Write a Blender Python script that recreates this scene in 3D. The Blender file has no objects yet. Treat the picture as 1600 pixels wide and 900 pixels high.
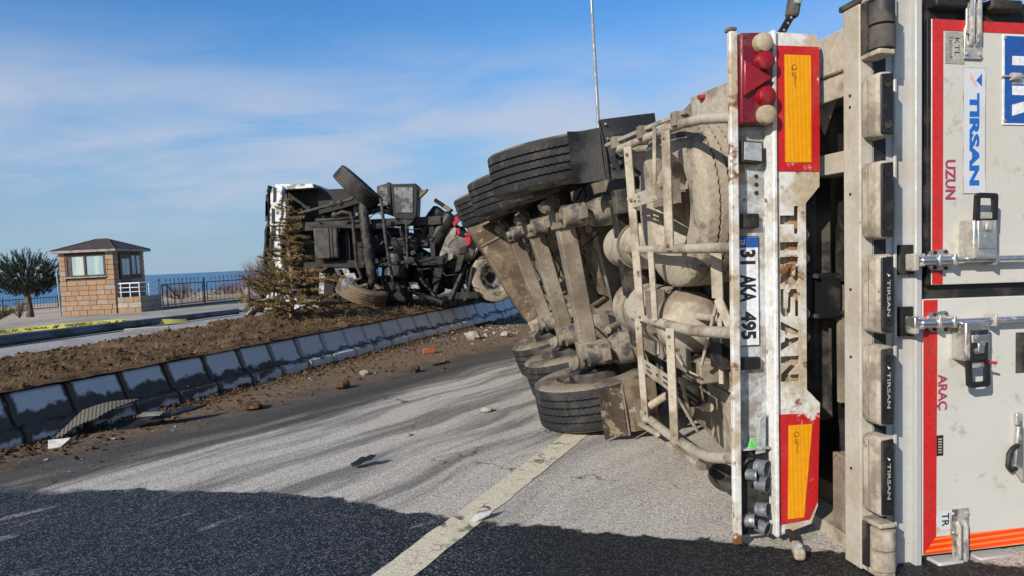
import bpy, bmesh, math, random
from mathutils import Vector as V, Matrix, noise as mnoise
random.seed(7)
R = math.radians
SC = bpy.context.scene
COL = SC.collection

# ------------------------------------------------------------------ camera
cam_d = bpy.data.cameras.new('camera'); cam = bpy.data.objects.new('camera', cam_d); COL.objects.link(cam)
cam_d.sensor_width = 36; cam_d.lens = 1110/1600*36; cam_d.clip_start = .05; cam_d.clip_end = 60000
PITCH, ROLL = R(2.43), R(2.7)
fw = V((0, math.cos(PITCH), -math.sin(PITCH))); r0 = V((1, 0, 0)); u0 = r0.cross(fw)
rt = math.cos(ROLL)*r0 - math.sin(ROLL)*u0; up = math.sin(ROLL)*r0 + math.cos(ROLL)*u0
cam.matrix_world = Matrix(((rt.x, up.x, -fw.x, 0), (rt.y, up.y, -fw.y, 0), (rt.z, up.z, -fw.z, 1.45), (0, 0, 0, 1)))
SC.camera = cam

# ------------------------------------------------------------------ sun, sky, exposure
SUN_AZ = math.atan2(.944, 1.197)      # the light travels this far right of +Y
SUN_EL = R(27)
sun_d = bpy.data.lights.new('sun', 'SUN'); sun = bpy.data.objects.new('sun', sun_d); COL.objects.link(sun)
sun_d.energy = 5.0; sun_d.angle = R(.5); sun_d.color = (1, .93, .83)
ldir = V((math.sin(SUN_AZ)*math.cos(SUN_EL), math.cos(SUN_AZ)*math.cos(SUN_EL), -math.sin(SUN_EL)))
sun.rotation_euler = ldir.to_track_quat('-Z', 'Y').to_euler(); sun.location = (-20, -25, 25)
SC.view_settings.view_transform = 'Standard'; SC.view_settings.look = 'None'
SC.view_settings.exposure = 0.0; SC.view_settings.gamma = 1
W = bpy.data.worlds.new('World'); SC.world = W; W.use_nodes = True

class NT:
    """small helper round a node tree"""
    def __init__(s, tree): s.t = tree; s.n = tree.nodes; s.l = tree.links
    def new(s, typ, **kw):
        n = s.n.new(typ)
        for k, v in kw.items(): setattr(n, k, v)
        return n
    def put(s, sock, val):
        if isinstance(val, bpy.types.NodeSocket): s.l.new(val, sock)
        elif val is not None:
            if isinstance(val, (tuple, list)) and len(val) == 3 and sock.type == 'RGBA': val = (*val, 1)
            sock.default_value = val
    def math(s, op, a, b=None, clamp=False):
        n = s.new('ShaderNodeMath', operation=op, use_clamp=clamp); s.put(n.inputs[0], a)
        if b is not None: s.put(n.inputs[1], b)
        return n.outputs[0]
    def vmath(s, op, a, b=None):
        n = s.new('ShaderNodeVectorMath', operation=op); s.put(n.inputs[0], a)
        if b is not None: s.put(n.inputs[1], b)
        return n.outputs[0] if op not in ('DOT_PRODUCT', 'LENGTH') else n.outputs[1]
    def noise(s, vec, scale, detail=4, rough=.55, dist=0):
        n = s.new('ShaderNodeTexNoise'); s.put(n.inputs['Vector'], vec)
        n.inputs['Scale'].default_value = scale; n.inputs['Detail'].default_value = detail
        n.inputs['Roughness'].default_value = rough; n.inputs['Distortion'].default_value = dist
        return n.outputs['Fac']
    def voro(s, vec, scale, feature='F1', out='Distance', rnd=1):
        n = s.new('ShaderNodeTexVoronoi', feature=feature); s.put(n.inputs['Vector'], vec)
        n.inputs['Scale'].default_value = scale; n.inputs['Randomness'].default_value = rnd
        return n.outputs[out]
    def ramp(s, fac, pts, interp='LINEAR'):
        n = s.new('ShaderNodeValToRGB'); s.put(n.inputs[0], fac); e = n.color_ramp.elements
        n.color_ramp.interpolation = interp
        while len(e) < len(pts): e.new(.5)
        for i, (p, c) in enumerate(pts):
            e[i].position = p
            e[i].color = (c, c, c, 1) if isinstance(c, (int, float)) else (*c, 1)
        return n.outputs[0]
    def step(s, x, lo, hi):
        n = s.new('ShaderNodeMapRange', interpolation_type='SMOOTHSTEP'); s.put(n.inputs['Value'], x)
        n.inputs['From Min'].default_value = lo; n.inputs['From Max'].default_value = hi
        return n.outputs[0]
    def mix(s, f, a, b, blend='MIX'):
        n = s.new('ShaderNodeMix', data_type='RGBA', blend_type=blend)
        s.put(n.inputs[0], f); s.put(n.inputs[6], a); s.put(n.inputs[7], b)
        return n.outputs[2]
    def sep(s, v):
        n = s.new('ShaderNodeSeparateXYZ'); s.put(n.inputs[0], v); return n.outputs
    def comb(s, x, y, z):
        n = s.new('ShaderNodeCombineXYZ'); s.put(n.inputs[0], x); s.put(n.inputs[1], y); s.put(n.inputs[2], z)
        return n.outputs[0]
    def bump(s, h, strength=.3, dist=.01, normal=None):
        n = s.new('ShaderNodeBump'); s.put(n.inputs['Height'], h)
        n.inputs['Strength'].default_value = strength; n.inputs['Distance'].default_value = dist
        if normal is not None: s.put(n.inputs['Normal'], normal)
        return n.outputs[0]

w = NT(W.node_tree); w.n.clear()
sky = w.new('ShaderNodeTexSky', sky_type='NISHITA'); sky.sun_disc = False
sky.sun_elevation = SUN_EL; sky.sun_rotation = math.atan2(-ldir.x, -ldir.y)
sky.altitude = 1650; sky.air_density = 1.25; sky.dust_density = .35; sky.ozone_density = 2.6
tc = w.new('ShaderNodeTexCoord').outputs['Generated']
sx, sy, sz = w.sep(tc)
el = w.math('MAXIMUM', sz, .015)
cp = w.comb(w.math('DIVIDE', sx, w.math('ADD', el, .22)), w.math('DIVIDE', sy, w.math('ADD', el, .22)), 0)
wv = w.vmath('MULTIPLY', cp, (.95, 1.7, 1))
n1 = w.noise(wv, 1.15, 9, .60, .35)
n2 = w.noise(cp, .55, 3, .5)
band = w.math('MULTIPLY', w.step(sz, .02, .12), w.math('SUBTRACT', 1.0, w.step(sz, .17, .33)))
cl = w.math('MULTIPLY', w.step(w.math('ADD', w.math('MULTIPLY', n1, .68), w.math('MULTIPLY', n2, .54)),   .455, .72), w.math('ADD', w.math('MULTIPLY', band, 1.0), .05))
hz = w.math('MULTIPLY', w.math('SUBTRACT', 1.0, w.step(w.math('ABSOLUTE', sz), 0, .36)), .86)
c0 = w.mix(1.0, sky.outputs[0], (.45, .98, 1.40), 'MULTIPLY')
c1 = w.mix(hz, c0, (3.1, 4.05, 5.25))
sd_ = w.vmath('DOT_PRODUCT', tc, tuple(-ldir))                      # the sky whitens and brightens round the sun
c1 = w.mix(w.step(sd_, .2, .95), c1, w.mix(1.0, sky.outputs[0], (1.0, 1.0, 1.0), 'MULTIPLY'))
c2 = w.mix(w.math('MULTIPLY', cl, .85), c1, (4.7, 5.3, 6.5))
bg = w.new('ShaderNodeBackground'); w.put(bg.inputs[0], c2); bg.inputs[1].default_value = .11
w.l.new(bg.outputs[0], w.new('ShaderNodeOutputWorld').inputs[0])

# ------------------------------------------------------------------ materials
def newmat(name):
    m = bpy.data.materials.new(name); m.use_nodes = True
    t = NT(m.node_tree); bs = m.node_tree.nodes['Principled BSDF']
    return m, t, bs
def pos(t): return t.new('ShaderNodeNewGeometry').outputs['Position']
def objc(t): return t.new('ShaderNodeTexCoord').outputs['Object']

def worn(name, base, dirt=None, amt=.5, scale=3., rough=.6, metal=0., bump=.15, fine=40., spots=None, spec=.5, stretch=None, soft=.16, var=1.):
    """base colour under an uneven coat of dirt; optional spots of a third colour (rust, chips, mud splashes)"""
    m, t, bs = newmat(name); p = pos(t)
    ps = t.vmath('MULTIPLY', p, stretch) if stretch else p
    nf = t.noise(p, fine, 5, .65)
    col = base
    if dirt:
        nb = t.noise(ps, scale, 8, .62, .2)
        f = t.step(nb, .74-amt*.5-soft/2, .74-amt*.5+soft/2)
        col = t.mix(f, base, dirt)
        t.put(bs.inputs['Metallic'], t.math('MULTIPLY', t.math('SUBTRACT', 1.0, f), metal) if metal else 0.)
        t.put(bs.inputs['Roughness'], t.math('ADD', t.math('MULTIPLY', f, .9-rough), rough))
    else:
        bs.inputs['Metallic'].default_value = metal; bs.inputs['Roughness'].default_value = rough
    if spots:
        sc, sa, colr = spots
        f2 = t.step(t.noise(t.vmath('ADD', p, (3.1, 7.7, 1.3)), sc, 6, .7), .66-sa*.4, .74-sa*.4)
        col = t.mix(f2, col, colr)
    v = t.ramp(nf, [(.3, 1-.22*var), (.72, 1+.16*var)])
    col = t.mix(1.0, col, v, 'MULTIPLY')
    t.put(bs.inputs['Base Color'], col)
    bs.inputs['Specular IOR Level'].default_value = spec
    if bump: t.put(bs.inputs['Normal'], t.bump(t.math('ADD', nf, t.noise(p, fine*.2, 3)), bump, .01))
    return m
def flat(name, col, rough=.5, metal=0., spec=.5):
    return worn(name, col, None, 0, 1, rough, metal, .05, 60, None, spec)

DUST = (.43, .375, .295); MUD = (.16, .115, .075); RUST = (.20, .075, .022); BLK = (.018, .018, .019)
M = {}
M['dust'] = worn('mud_coated_steel', DUST, (.24, .19, .135), .42, 3.2, .85, 0, .25, 30, (9, .10, (.12, .10, .08)))
M['dust2'] = worn('dry_mud_on_steel', (.30, .255, .195), (.145, .115, .083), .5, 3, .9, 0, .2, 40, (13, .13, (.085, .065, .045)), soft=.35)
M['mudplate'] = worn('brown_mud_plate', (.215, .16, .105), (.11, .078, .05), .5, 4, .9, 0, .4, 22, (9, .25, (.34, .28, .20)))
M['mudspot'] = worn('spotted_mud_rubber', (.28, .225, .16), (.075, .058, .043), .55, 11, .9, 0, .3, 30, None, .3, soft=.08)
M['white'] = worn('weathered_white_paint', (.72, .72, .70), (.48, .43, .35), .42, 6, .45, 0, .1, 40, (7, .13, RUST))
M['whiterust'] = worn('rusty_white_paint', (.70, .69, .66), (.46, .38, .27), .5, 5, .5, 0, .12, 40, (5, .32, RUST))
M['rustplate'] = worn('rusty_beige_plate', (.46, .38, .27), (.30, .15, .06), .5, 6, .8, 0, .2, 35, soft=.4)
M['web'] = worn('dirty_grey_blue_paint', (.50, .53, .55), (.27, .25, .22), .5, 7, .55, 0, .1, 40, (11, .17, RUST))
M['tyre'] = worn('tyre_rubber', (.023, .023, .025), (.062, .058, .052), .34, 7, .72, 0, .25, 55, None, .35)
M['tyredust'] = worn('dusty_tyre_rubber', (.37, .315, .24), (.12, .105, .085), .32, 4, .88, 0, .3, 45, (10, .15, (.40, .34, .26)), .3)
M['sidewall'] = worn('dusty_sidewall', (.17, .148, .12), (.05, .047, .044), .45, 4, .85, 0, .2, 45, None, .3)
M['lowwall'] = worn('mud_dusted_sidewall', (.235, .195, .145), (.10, .085, .07), .45, 4, .9, 0, .2, 45, None, .3)
M['tractortyre'] = worn('tractor_tyre_rubber', (.036, .035, .035), (.080, .072, .062), .5, 4, .8, 0, .25, 40, None, .3)
M['mudtyre'] = worn('mud_caked_tyre', (.085, .068, .052), (.20, .145, .095), .6, 4, .9, 0, .3, 35, None, .3)
M['black'] = worn('black_plastic', (.013, .013, .014), (.045, .04, .034), .36, 6, .5, 0, .12, 45, None, .4)
M['blackd'] = worn('dusty_black_plastic', (.024, .024, .026), (.10, .088, .07), .45, 5, .55, 0, .15, 45)
M['flap'] = worn('black_rubber_flap', (.020, .021, .024), (.062, .058, .055), .5, 3.5, .55, 0, .15, 30, None, .4)
M['greyd'] = worn('oily_dark_steel', (.026, .025, .024), (.085, .068, .052), .42, 6, .55, .3, .2, 40)
M['bellow'] = worn('air_spring_rubber', (.055, .056, .058), (.25, .21, .155), .50, 8, .65, 0, .2, 40)
M['steel'] = worn('stainless_steel', (.62, .61, .58), (.40, .36, .30), .35, 9, .30, .9, .06, 60)
M['steelrod'] = worn('galvanised_rod', (.60, .61, .62), (.35, .32, .28), .22, 12, .32, .9, .04, 60)
M['alu'] = worn('grey_aluminium', (.52, .53, .53), (.42, .39, .34), .45, 5, .5, .25, .05, 50, soft=.4, var=.35)
M['sill'] = worn('dirty_aluminium_sill', (.49, .45, .385), (.38, .33, .255), .5, 5, .65, .1, .12, 40, (16, .06, (.10, .09, .08)), soft=.3, var=.5)
M['buffer'] = worn('mud_coated_rubber', (.44, .38, .295), (.25, .21, .16), .45, 6, .9, 0, .2, 35, (10, .12, (.07, .065, .06)), .3)
M['door'] = worn('white_door_panel', (.60, .585, .535), (.54, .515, .45), .46, 1.6, .34, 0, .012, 60, (7, .17, (.46, .42, .35)), .5, soft=.4, var=.2)
M['tape'] = worn('red_reflective_tape', (.56, .022, .018), (.40, .03, .025), .3, 9, .42, 0, .03, 60, (30, .03, (.12, .02, .02)))
def bands(name, base, strip, freq):
    m, t, bs = newmat(name); p = pos(t); z = t.sep(p)[2]
    s_ = t.math('SINE', t.math('MULTIPLY', z, freq)); c = t.mix(t.step(s_, .3, .5), base, strip)
    c = t.mix(t.step(t.noise(p, 9, 5), .62, .70), c, (.35, .03, .02)); t.put(bs.inputs['Base Color'], c); bs.inputs['Roughness'].default_value = .3
    return m
M['tapelow'] = bands('retro_lit_red_tape', (.80, .055, .012), (.95, .22, .02), 250)  # bright orange of retroreflected light put into the tape's colour
M['platered'] = worn('scuffed_red_film', (.50, .015, .018), (.44, .03, .025), .3, 5, .45, 0, .03, 60, (6, .09, (.66, .64, .62)))
def ribbed(name, base, dark):
    m, t, bs = newmat(name); p = objc(t); x = t.sep(p)[0]
    s_ = t.math('SINE', t.math('MULTIPLY', x, 300)); c = t.mix(t.step(s_, -.6, .9), dark, base)
    t.put(bs.inputs['Base Color'], t.mix(1.0, c, t.ramp(t.noise(p, 30, 4), [(.3, .9), (.7, 1.06)]), 'MULTIPLY'))
    bs.inputs['Roughness'].default_value = .38; return m
M['amber'] = ribbed('amber_reflector', (.82, .36, .008), (.74, .30, .006))
M['redlens'] = worn('dusty_red_lens', (.155, .006, .018), (.15, .04, .04), .35, 6, .32, 0, .03, 60)
M['redlens2'] = worn('clean_red_lens', (.27, .007, .016), (.22, .03, .03), .3, 9, .25, 0, .03, 60)
M['beigelens'] = worn('mud_coated_lens', (.43, .35, .235), (.34, .27, .18), .4, 14, .7, 0, .06, 60)
M['glasslens'] = worn('clear_ribbed_lens', (.30, .34, .35), (.42, .45, .44), .5, 30, .10, .3, .5, 45, soft=.5, var=.6)
M['mirror'] = worn('broken_reflector_bowl', (.34, .355, .38), (.08, .085, .095), .55, 22, .28, .85, .35, 45, soft=.4)
M['chip'] = worn('bright_plastic_scrap', (.16, .55, .12), (.5, .55, .45), .4, 30, .4)
M['plate'] = worn('number_plate_white', (.74, .76, .78), (.60, .60, .57), .28, 8, .35, 0, .02, 60)
M['blue'] = worn('sign_blue', (.012, .085, .34), (.02, .075, .26), .3, 6, .35, 0, .02, 60)
M['bluetxt'] = flat('letter_blue', (.010, .130, .50), .4)
M['salmon'] = flat('faded_salmon_print', (.72, .44, .38), .5)
M['maroon'] = flat('faded_maroon_print', (.40, .045, .10), .5)
M['ink'] = flat('black_print', (.015, .015, .017), .5)
M['paper'] = worn('yellowed_sticker', (.46, .44, .36), (.33, .32, .27), .45, 20, .5, 0, .03, 60)
M['paper2'] = worn('grey_sticker', (.36, .355, .31), (.28, .28, .25), .45, 20, .5, 0, .03, 60)
M['stick'] = worn('white_sticker', (.60, .62, .64), (.54, .55, .55), .3, 7, .4, 0, .02, 60, var=.15)
M['whitetxt'] = worn('white_letter_film', (.78, .78, .77), (.62, .61, .58), .3, 12, .4)
M['cab'] = worn('scraped_white_cab', (.72, .73, .73), (.26, .24, .21), .38, 5, .5, 0, .2, 30, (8, .2, (.06, .06, .06)))
M['redpaint'] = worn('red_tractor_paint', (.52, .02, .03), (.25, .03, .03), .4, 8, .35)
M['tankgrey'] = worn('dusty_grey_tank', (.34, .32, .28), (.16, .14, .115), .5, 4, .6, .2, .1, 40)
M['boxgrey'] = worn('scratched_grey_box', (.20, .215, .235), (.075, .07, .065), .5, 7, .45, .3, .15, 40, (14, .15, (.4, .4, .4)))
M['silver'] = worn('scuffed_alloy', (.55, .55, .55), (.12, .11, .10), .5, 12, .35, .8, .3, 40)
M['galv'] = worn('galvanised_pole', (.36, .38, .40), (.26, .27, .28), .4, 2, .45, .6, .05, 30)
M['poled'] = worn('fallen_pole_paint', (.085, .105, .13), (.05, .055, .06), .4, 2, .5, .2, .08, 25)
M['railw'] = flat('white_railing_paint', (.72, .73, .74), .45)
M['iron'] = worn('black_fence_iron', (.020, .022, .027), (.06, .045, .035), .3, 8, .5)
M['roof'] = worn('brown_shingle', (.075, .048, .040), (.045, .032, .028), .5, 4, .85, 0, .5, 14)
M['eave'] = worn('eave_board', (.30, .29, .27), (.2, .18, .16), .4, 5, .7)
M['frame'] = worn('brown_window_frame', (.055, .028, .018), (.09, .055, .04), .3, 8, .5)
M['trunk'] = worn('tree_bark', (.085, .062, .046), (.16, .125, .095), .5, 9, .95, 0, .6, 18)
M['deadtwig'] = worn('dry_branch', (.30, .19, .12), (.16, .11, .075), .5, 9, .9, 0, .4, 18)
M['tapey'] = worn('yellow_barrier_tape', (.60, .55, .10), (.5, .46, .16), .3, 5, .45)
M['brick'] = worn('broken_orange_block', (.34, .085, .03), (.20, .07, .035), .4, 12, .8, 0, .3, 30)
M['shard'] = worn('white_plastic_shard', (.66, .64, .60), (.46, .42, .36), .4, 6, .5)
M['glassy'] = flat('dark_cab_glass', (.02, .035, .03), .1)
M['clod'] = worn('earth_clod', (.16, .095, .052), (.085, .05, .03), .5, 6, 1., 0, .5, 25, (9, .25, (.30, .205, .115)), .1)
M['stone'] = worn('pale_rubble', (.42, .38, .32), (.33, .28, .22), .5, 8, .9, 0, .3, 25)
M['glassbit'] = worn('blue_white_fragments', (.55, .60, .62), (.18, .28, .32), .5, 5, .35)
M['twigbush'] = worn('reddish_bare_twigs', (.24, .14, .115), (.17, .11, .09), .5, 3, .95)
M['straw'] = worn('dry_grass', (.38, .27, .13), (.22, .145, .07), .5, 4, .95)

def foliage_mat(name, a, b, c, sc):
    m, t, bs = newmat(name); p = pos(t)
    col = t.mix(t.step(t.noise(p, sc, 4), .38, .62), a, b)
    col = t.mix(t.step(t.noise(t.vmath('ADD', p, (5, 1, 2)), sc*1.7, 4), .54, .70), col, c)
    t.put(bs.inputs['Base Color'], col); bs.inputs['Roughness'].default_value = .75
    bs.inputs['Specular IOR Level'].default_value = .25
    return m
M['pine'] = foliage_mat('grey_green_needles', (.030, .046, .036), (.055, .075, .056), (.11, .13, .095), 2.2)
M['spruce'] = foliage_mat('dry_olive_needles', (.26, .175, .062), (.155, .118, .048), (.36, .235, .11), 5)
M['shrub'] = foliage_mat('dark_shrub_needles', (.045, .052, .022), (.075, .080, .03), (.16, .15, .06), 4)

# --- asphalt: dry dusty part, wet dark part, mud along the kerb
m, t, bs = newmat('asphalt'); M['asphalt'] = m
p = pos(t); x, y, z = t.sep(p)
q = t.math('ADD', t.math('MULTIPLY', x, -.936), t.math('MULTIPLY', y, .351))
pp = t.math('ADD', t.math('MULTIPLY', x, .351), t.math('MULTIPLY', y, .936))
e1 = t.math('ADD', t.math('MULTIPLY', x, .82), t.math('MULTIPLY', y, -.57))     # across the skid marks
d1 = t.math('ADD', t.math('MULTIPLY', x, .57), t.math('MULTIPLY', y, .82))      # along them
big = t.noise(p, .9, 5, .6)
e2 = t.math('ADD', e1, t.math('MULTIPLY', t.math('SUBTRACT', t.noise(p, .35, 2), .5), .9))
sv = t.comb(t.math('MULTIPLY', e2, 3.0), t.math('MULTIPLY', d1, .28), 0)
streak = t.noise(sv, 1.0, 7, .62, .1)
sv2 = t.comb(t.math('MULTIPLY', e2, 15.0), t.math('MULTIPLY', d1, .8), 3)
fstreak = t.noise(sv2, 1.0, 4, .6)
grit = t.noise(p, 130, 3, .7); grit2 = t.voro(p, 150, 'F1', 'Color'); gv = t.math('ADD', t.math('MULTIPLY', t.sep(grit2)[0], .70), t.math('MULTIPLY', t.sep(t.voro(p, 85, 'F1', 'Color'))[0], .34)); gd = t.voro(p, 120)
# dusty light part
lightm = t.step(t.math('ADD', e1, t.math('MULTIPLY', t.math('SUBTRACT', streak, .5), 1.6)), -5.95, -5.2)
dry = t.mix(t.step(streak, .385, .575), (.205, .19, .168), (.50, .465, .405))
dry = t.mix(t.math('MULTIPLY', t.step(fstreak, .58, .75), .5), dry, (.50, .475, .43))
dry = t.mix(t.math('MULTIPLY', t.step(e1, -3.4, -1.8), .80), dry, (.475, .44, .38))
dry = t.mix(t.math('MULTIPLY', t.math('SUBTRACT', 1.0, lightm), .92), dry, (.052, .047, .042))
dry = t.mix(1.0, dry, t.ramp(gv, [(.15, .50), (.40, .98), (.62, 1.04), (.92, 1.42)]), 'MULTIPLY')
cr = t.voro(t.vmath('ADD', p, t.comb(t.math('MULTIPLY', t.noise(p, 2.2, 5), .9), t.math('MULTIPLY', t.noise(p, 2.9, 5), .9), 0)), .55, 'DISTANCE_TO_EDGE')
crk = t.math('MULTIPLY', t.math('SUBTRACT', 1.0, t.step(cr, .002, .007)), t.step(t.noise(p, 1.3, 2), .53, .60))
dry = t.mix(t.math('MULTIPLY', crk, .85), dry, (.04, .036, .032))
# mud spilled along the kerb
med = t.math('SUBTRACT', 5.45, t.math('MULTIPLY', t.math('SUBTRACT', pp, 3.6), .21))
md = t.math('SUBTRACT', q, med)
mudn = t.math('ADD', md, t.math('MULTIPLY', t.math('SUBTRACT', t.noise(p, 2.2, 8, .7), .5), 2.2))
mudf = t.step(mudn, -.15, .75)
mudc = t.mix(t.noise(p, 7, 6, .7), (.11, .070, .040), (.30, .215, .135))
dry = t.mix(t.math('MULTIPLY', mudf, .93), dry, mudc)
# wet part
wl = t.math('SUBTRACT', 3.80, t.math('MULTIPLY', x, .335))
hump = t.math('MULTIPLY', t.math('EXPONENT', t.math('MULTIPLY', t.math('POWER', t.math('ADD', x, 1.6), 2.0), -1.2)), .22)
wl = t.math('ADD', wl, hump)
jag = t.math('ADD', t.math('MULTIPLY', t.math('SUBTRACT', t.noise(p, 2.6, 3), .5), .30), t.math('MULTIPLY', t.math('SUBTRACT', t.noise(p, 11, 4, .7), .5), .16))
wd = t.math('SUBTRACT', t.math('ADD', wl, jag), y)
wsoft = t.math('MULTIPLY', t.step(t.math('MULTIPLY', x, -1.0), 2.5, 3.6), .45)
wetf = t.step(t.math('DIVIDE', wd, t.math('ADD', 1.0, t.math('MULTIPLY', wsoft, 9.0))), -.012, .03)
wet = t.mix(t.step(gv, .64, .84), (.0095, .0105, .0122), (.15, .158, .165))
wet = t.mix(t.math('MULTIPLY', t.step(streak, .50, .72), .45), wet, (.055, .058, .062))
wet = t.mix(t.math('MULTIPLY', t.step(x, -.5, .25), .62), wet, (.0085, .0082, .0078))  # weaker reflection to the right, put into the colour as darkening
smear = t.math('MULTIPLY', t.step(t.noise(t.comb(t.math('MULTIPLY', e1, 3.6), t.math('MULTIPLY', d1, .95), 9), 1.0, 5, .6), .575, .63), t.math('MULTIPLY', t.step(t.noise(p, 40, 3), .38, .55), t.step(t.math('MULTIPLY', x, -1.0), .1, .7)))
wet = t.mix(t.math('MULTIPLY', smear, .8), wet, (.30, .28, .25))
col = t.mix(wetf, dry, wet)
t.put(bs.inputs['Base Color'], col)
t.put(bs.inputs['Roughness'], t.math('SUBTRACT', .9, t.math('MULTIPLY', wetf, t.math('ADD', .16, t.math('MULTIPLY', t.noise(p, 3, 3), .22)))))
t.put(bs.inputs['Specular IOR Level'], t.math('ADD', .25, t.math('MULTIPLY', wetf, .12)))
h = t.math('ADD', t.math('MULTIPLY', t.math('SUBTRACT', 1.0, gd), 1.0), t.math('MULTIPLY', grit, .8))
b1 = t.bump(h, .55, .006)
t.put(bs.inputs['Normal'], t.bump(t.math('MULTIPLY', mudf, t.noise(p, 16, 7, .7)), .9, .035, b1))

# --- painted line
m, t, bs = newmat('road_paint'); M['paint'] = m; p = pos(t)
wp = t.vmath('ADD', p, t.comb(t.math('MULTIPLY', t.noise(p, 9, 4), .22), t.math('MULTIPLY', t.noise(t.vmath('ADD', p, (4, 4, 0)), 9, 4), .22), 0))
ck = t.math('MULTIPLY', t.math('SUBTRACT', 1.0, t.step(t.voro(wp, 5.5, 'DISTANCE_TO_EDGE'), .012, .05)), t.step(t.noise(p, 4, 3), .42, .60))
wear = t.step(t.noise(p, 26, 6, .72), .60, .70)
c = t.mix(t.noise(p, 6, 5), (.72, .65, .49), (.58, .51, .37))
c = t.mix(t.math('MULTIPLY', wear, .55), c, (.22, .20, .17))
c = t.mix(t.math('MULTIPLY', ck, .9), c, (.05, .047, .043))
c = t.mix(1.0, c, t.ramp(t.sep(t.voro(p, 110, 'F1', 'Color'))[0], [(.1, .82), (.9, 1.12)]), 'MULTIPLY')
t.put(bs.inputs['Base Color'], c); bs.inputs['Roughness'].default_value = .8
t.put(bs.inputs['Normal'], t.bump(t.math('SUBTRACT', t.noise(p, 90, 3), ck), .5, .006))

# --- soil
m, t, bs = newmat('churned_soil'); M['soil'] = m; p = pos(t)
c = t.mix(t.step(t.noise(p, 3.2, 8, .7), .36, .60), (.070, .043, .025), (.165, .105, .060))
c = t.mix(t.step(t.noise(t.vmath('ADD', p, (9, 2, 4)), 5, 7, .72), .52, .70), c, (.27, .185, .10))
c = t.mix(t.step(t.noise(p, 38, 4, .7), .58, .74), c, (.055, .034, .02))
t.put(bs.inputs['Base Color'], c); bs.inputs['Roughness'].default_value = 1.; bs.inputs['Specular IOR Level'].default_value = .1
t.put(bs.inputs['Normal'], t.bump(t.noise(p, 22, 8, .72), .9, .04))

# --- concrete kerb with mud smears
m, t, bs = newmat('kerb_concrete'); M['kerb'] = m; p = pos(t); z = t.sep(p)[2]
c = t.mix(t.noise(p, 3, 7, .65), (.62, .61, .58), (.76, .745, .70))
c = t.mix(t.step(t.noise(p, 26, 5, .7), .60, .74), c, (.20, .19, .18))
zn = t.math('ADD', z, t.math('MULTIPLY', t.math('SUBTRACT', t.noise(p, 3.2, 7, .66), .5), .34))
pk = t.math('ADD', t.math('MULTIPLY', t.sep(p)[0], .351), t.math('MULTIPLY', t.sep(p)[1], .936))
heavy = t.math('SUBTRACT', .085, t.math('MULTIPLY', t.step(pk, 5.5, 8.5), .085))
lo = t.step(t.math('ADD', zn, heavy), .13, .18); hi = t.math('SUBTRACT', 1.0, t.step(t.math('SUBTRACT', zn, heavy), .18, .225))
mf = t.math('MULTIPLY', lo, hi)
bot = t.math('SUBTRACT', 1.0, t.step(zn, .0, .04))
mf = t.math('MAXIMUM', mf, bot)
fr = t.math('ABSOLUTE', t.math('SUBTRACT', t.math('FRACT', t.math('DIVIDE', t.math('ADD', pk, 1.5), .578)), .985))
fr = t.math('MINIMUM', fr, t.math('SUBTRACT', 1.0, fr))
fr = t.math('ADD', fr, t.math('MULTIPLY', t.math('SUBTRACT', t.noise(p, 7, 5, .7), .5), .16))
mf = t.math('MAXIMUM', mf, t.math('MULTIPLY', t.math('SUBTRACT', 1.0, t.step(fr, .06, .13)), t.math('SUBTRACT', 1.0, t.math('MULTIPLY', t.step(pk, 6, 10), .75))))
c = t.mix(t.math('MULTIPLY', mf, .95), c, t.mix(t.noise(p, 14, 5), (.045, .030, .02), (.10, .070, .045)))
t.put(bs.inputs['Base Color'], c); bs.inputs['Roughness'].default_value = .92
t.put(bs.inputs['Normal'], t.bump(t.math('ADD', t.noise(p, 45, 5), t.math('MULTIPLY', mf, t.noise(p, 18, 5))), .35, .015))

# --- far paving, sand, sea, stone
M['pave'] = worn('pale_paving', (.385, .375, .36), (.30, .285, .265), .45, .8, .9, 0, .15, 9, (1.6, .12, (.34, .29, .23)), .05)
M['pave2'] = worn('dusty_promenade', (.41, .385, .35), (.33, .29, .245), .5, .5, .95, 0, .15, 9, (.9, .16, (.40, .31, .22)), .05)
M['sand'] = worn('shore_sand', (.47, .385, .285), (.38, .30, .215), .5, .12, 1., 0, .2, 3, (.4, .12, (.28, .22, .15)))
m, t, bs = newmat('lake_water'); M['sea'] = m; p = pos(t)
c = t.mix(t.noise(t.vmath('MULTIPLY', p, (1, .35, 1)), .02, 5, .6), (.040, .150, .27), (.060, .185, .31))
t.put(bs.inputs['Base Color'], c); bs.inputs['Roughness'].default_value = .35; bs.inputs['Specular IOR Level'].default_value = .22
t.put(bs.inputs['Normal'], t.bump(t.noise(p, .8, 6, .6), .8, .35))
def stone_mat(name, a, b):
    m, t, bs = newmat(name); p = pos(t); o = objc(t)
    rnd = t.new('ShaderNodeObjectInfo').outputs['Random']
    c = t.mix(rnd, a, b); c = t.mix(t.step(t.noise(p, 4, 6, .7), .42, .68), c, (.30, .215, .15))
    c = t.mix(t.step(t.noise(p, 16, 5, .7), .60, .72), c, (.16, .11, .08))
    t.put(bs.inputs['Base Color'], c); bs.inputs['Roughness'].default_value = .9
    t.put(bs.inputs['Normal'], t.bump(t.noise(p, 14, 6, .7), .6, .02)); return m
M['block'] = stone_mat('ashlar_tuff', (.40, .235, .13), (.30, .19, .12))
M['blockg'] = stone_mat('grey_tuff', (.27, .235, .20), (.36, .30, .24))
M['mortar'] = worn('dark_mortar', (.16, .125, .10), (.10, .08, .065), .5, 9, .95)
m, t, bs = newmat('window_glass'); M['glass'] = m; p = pos(t)
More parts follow.
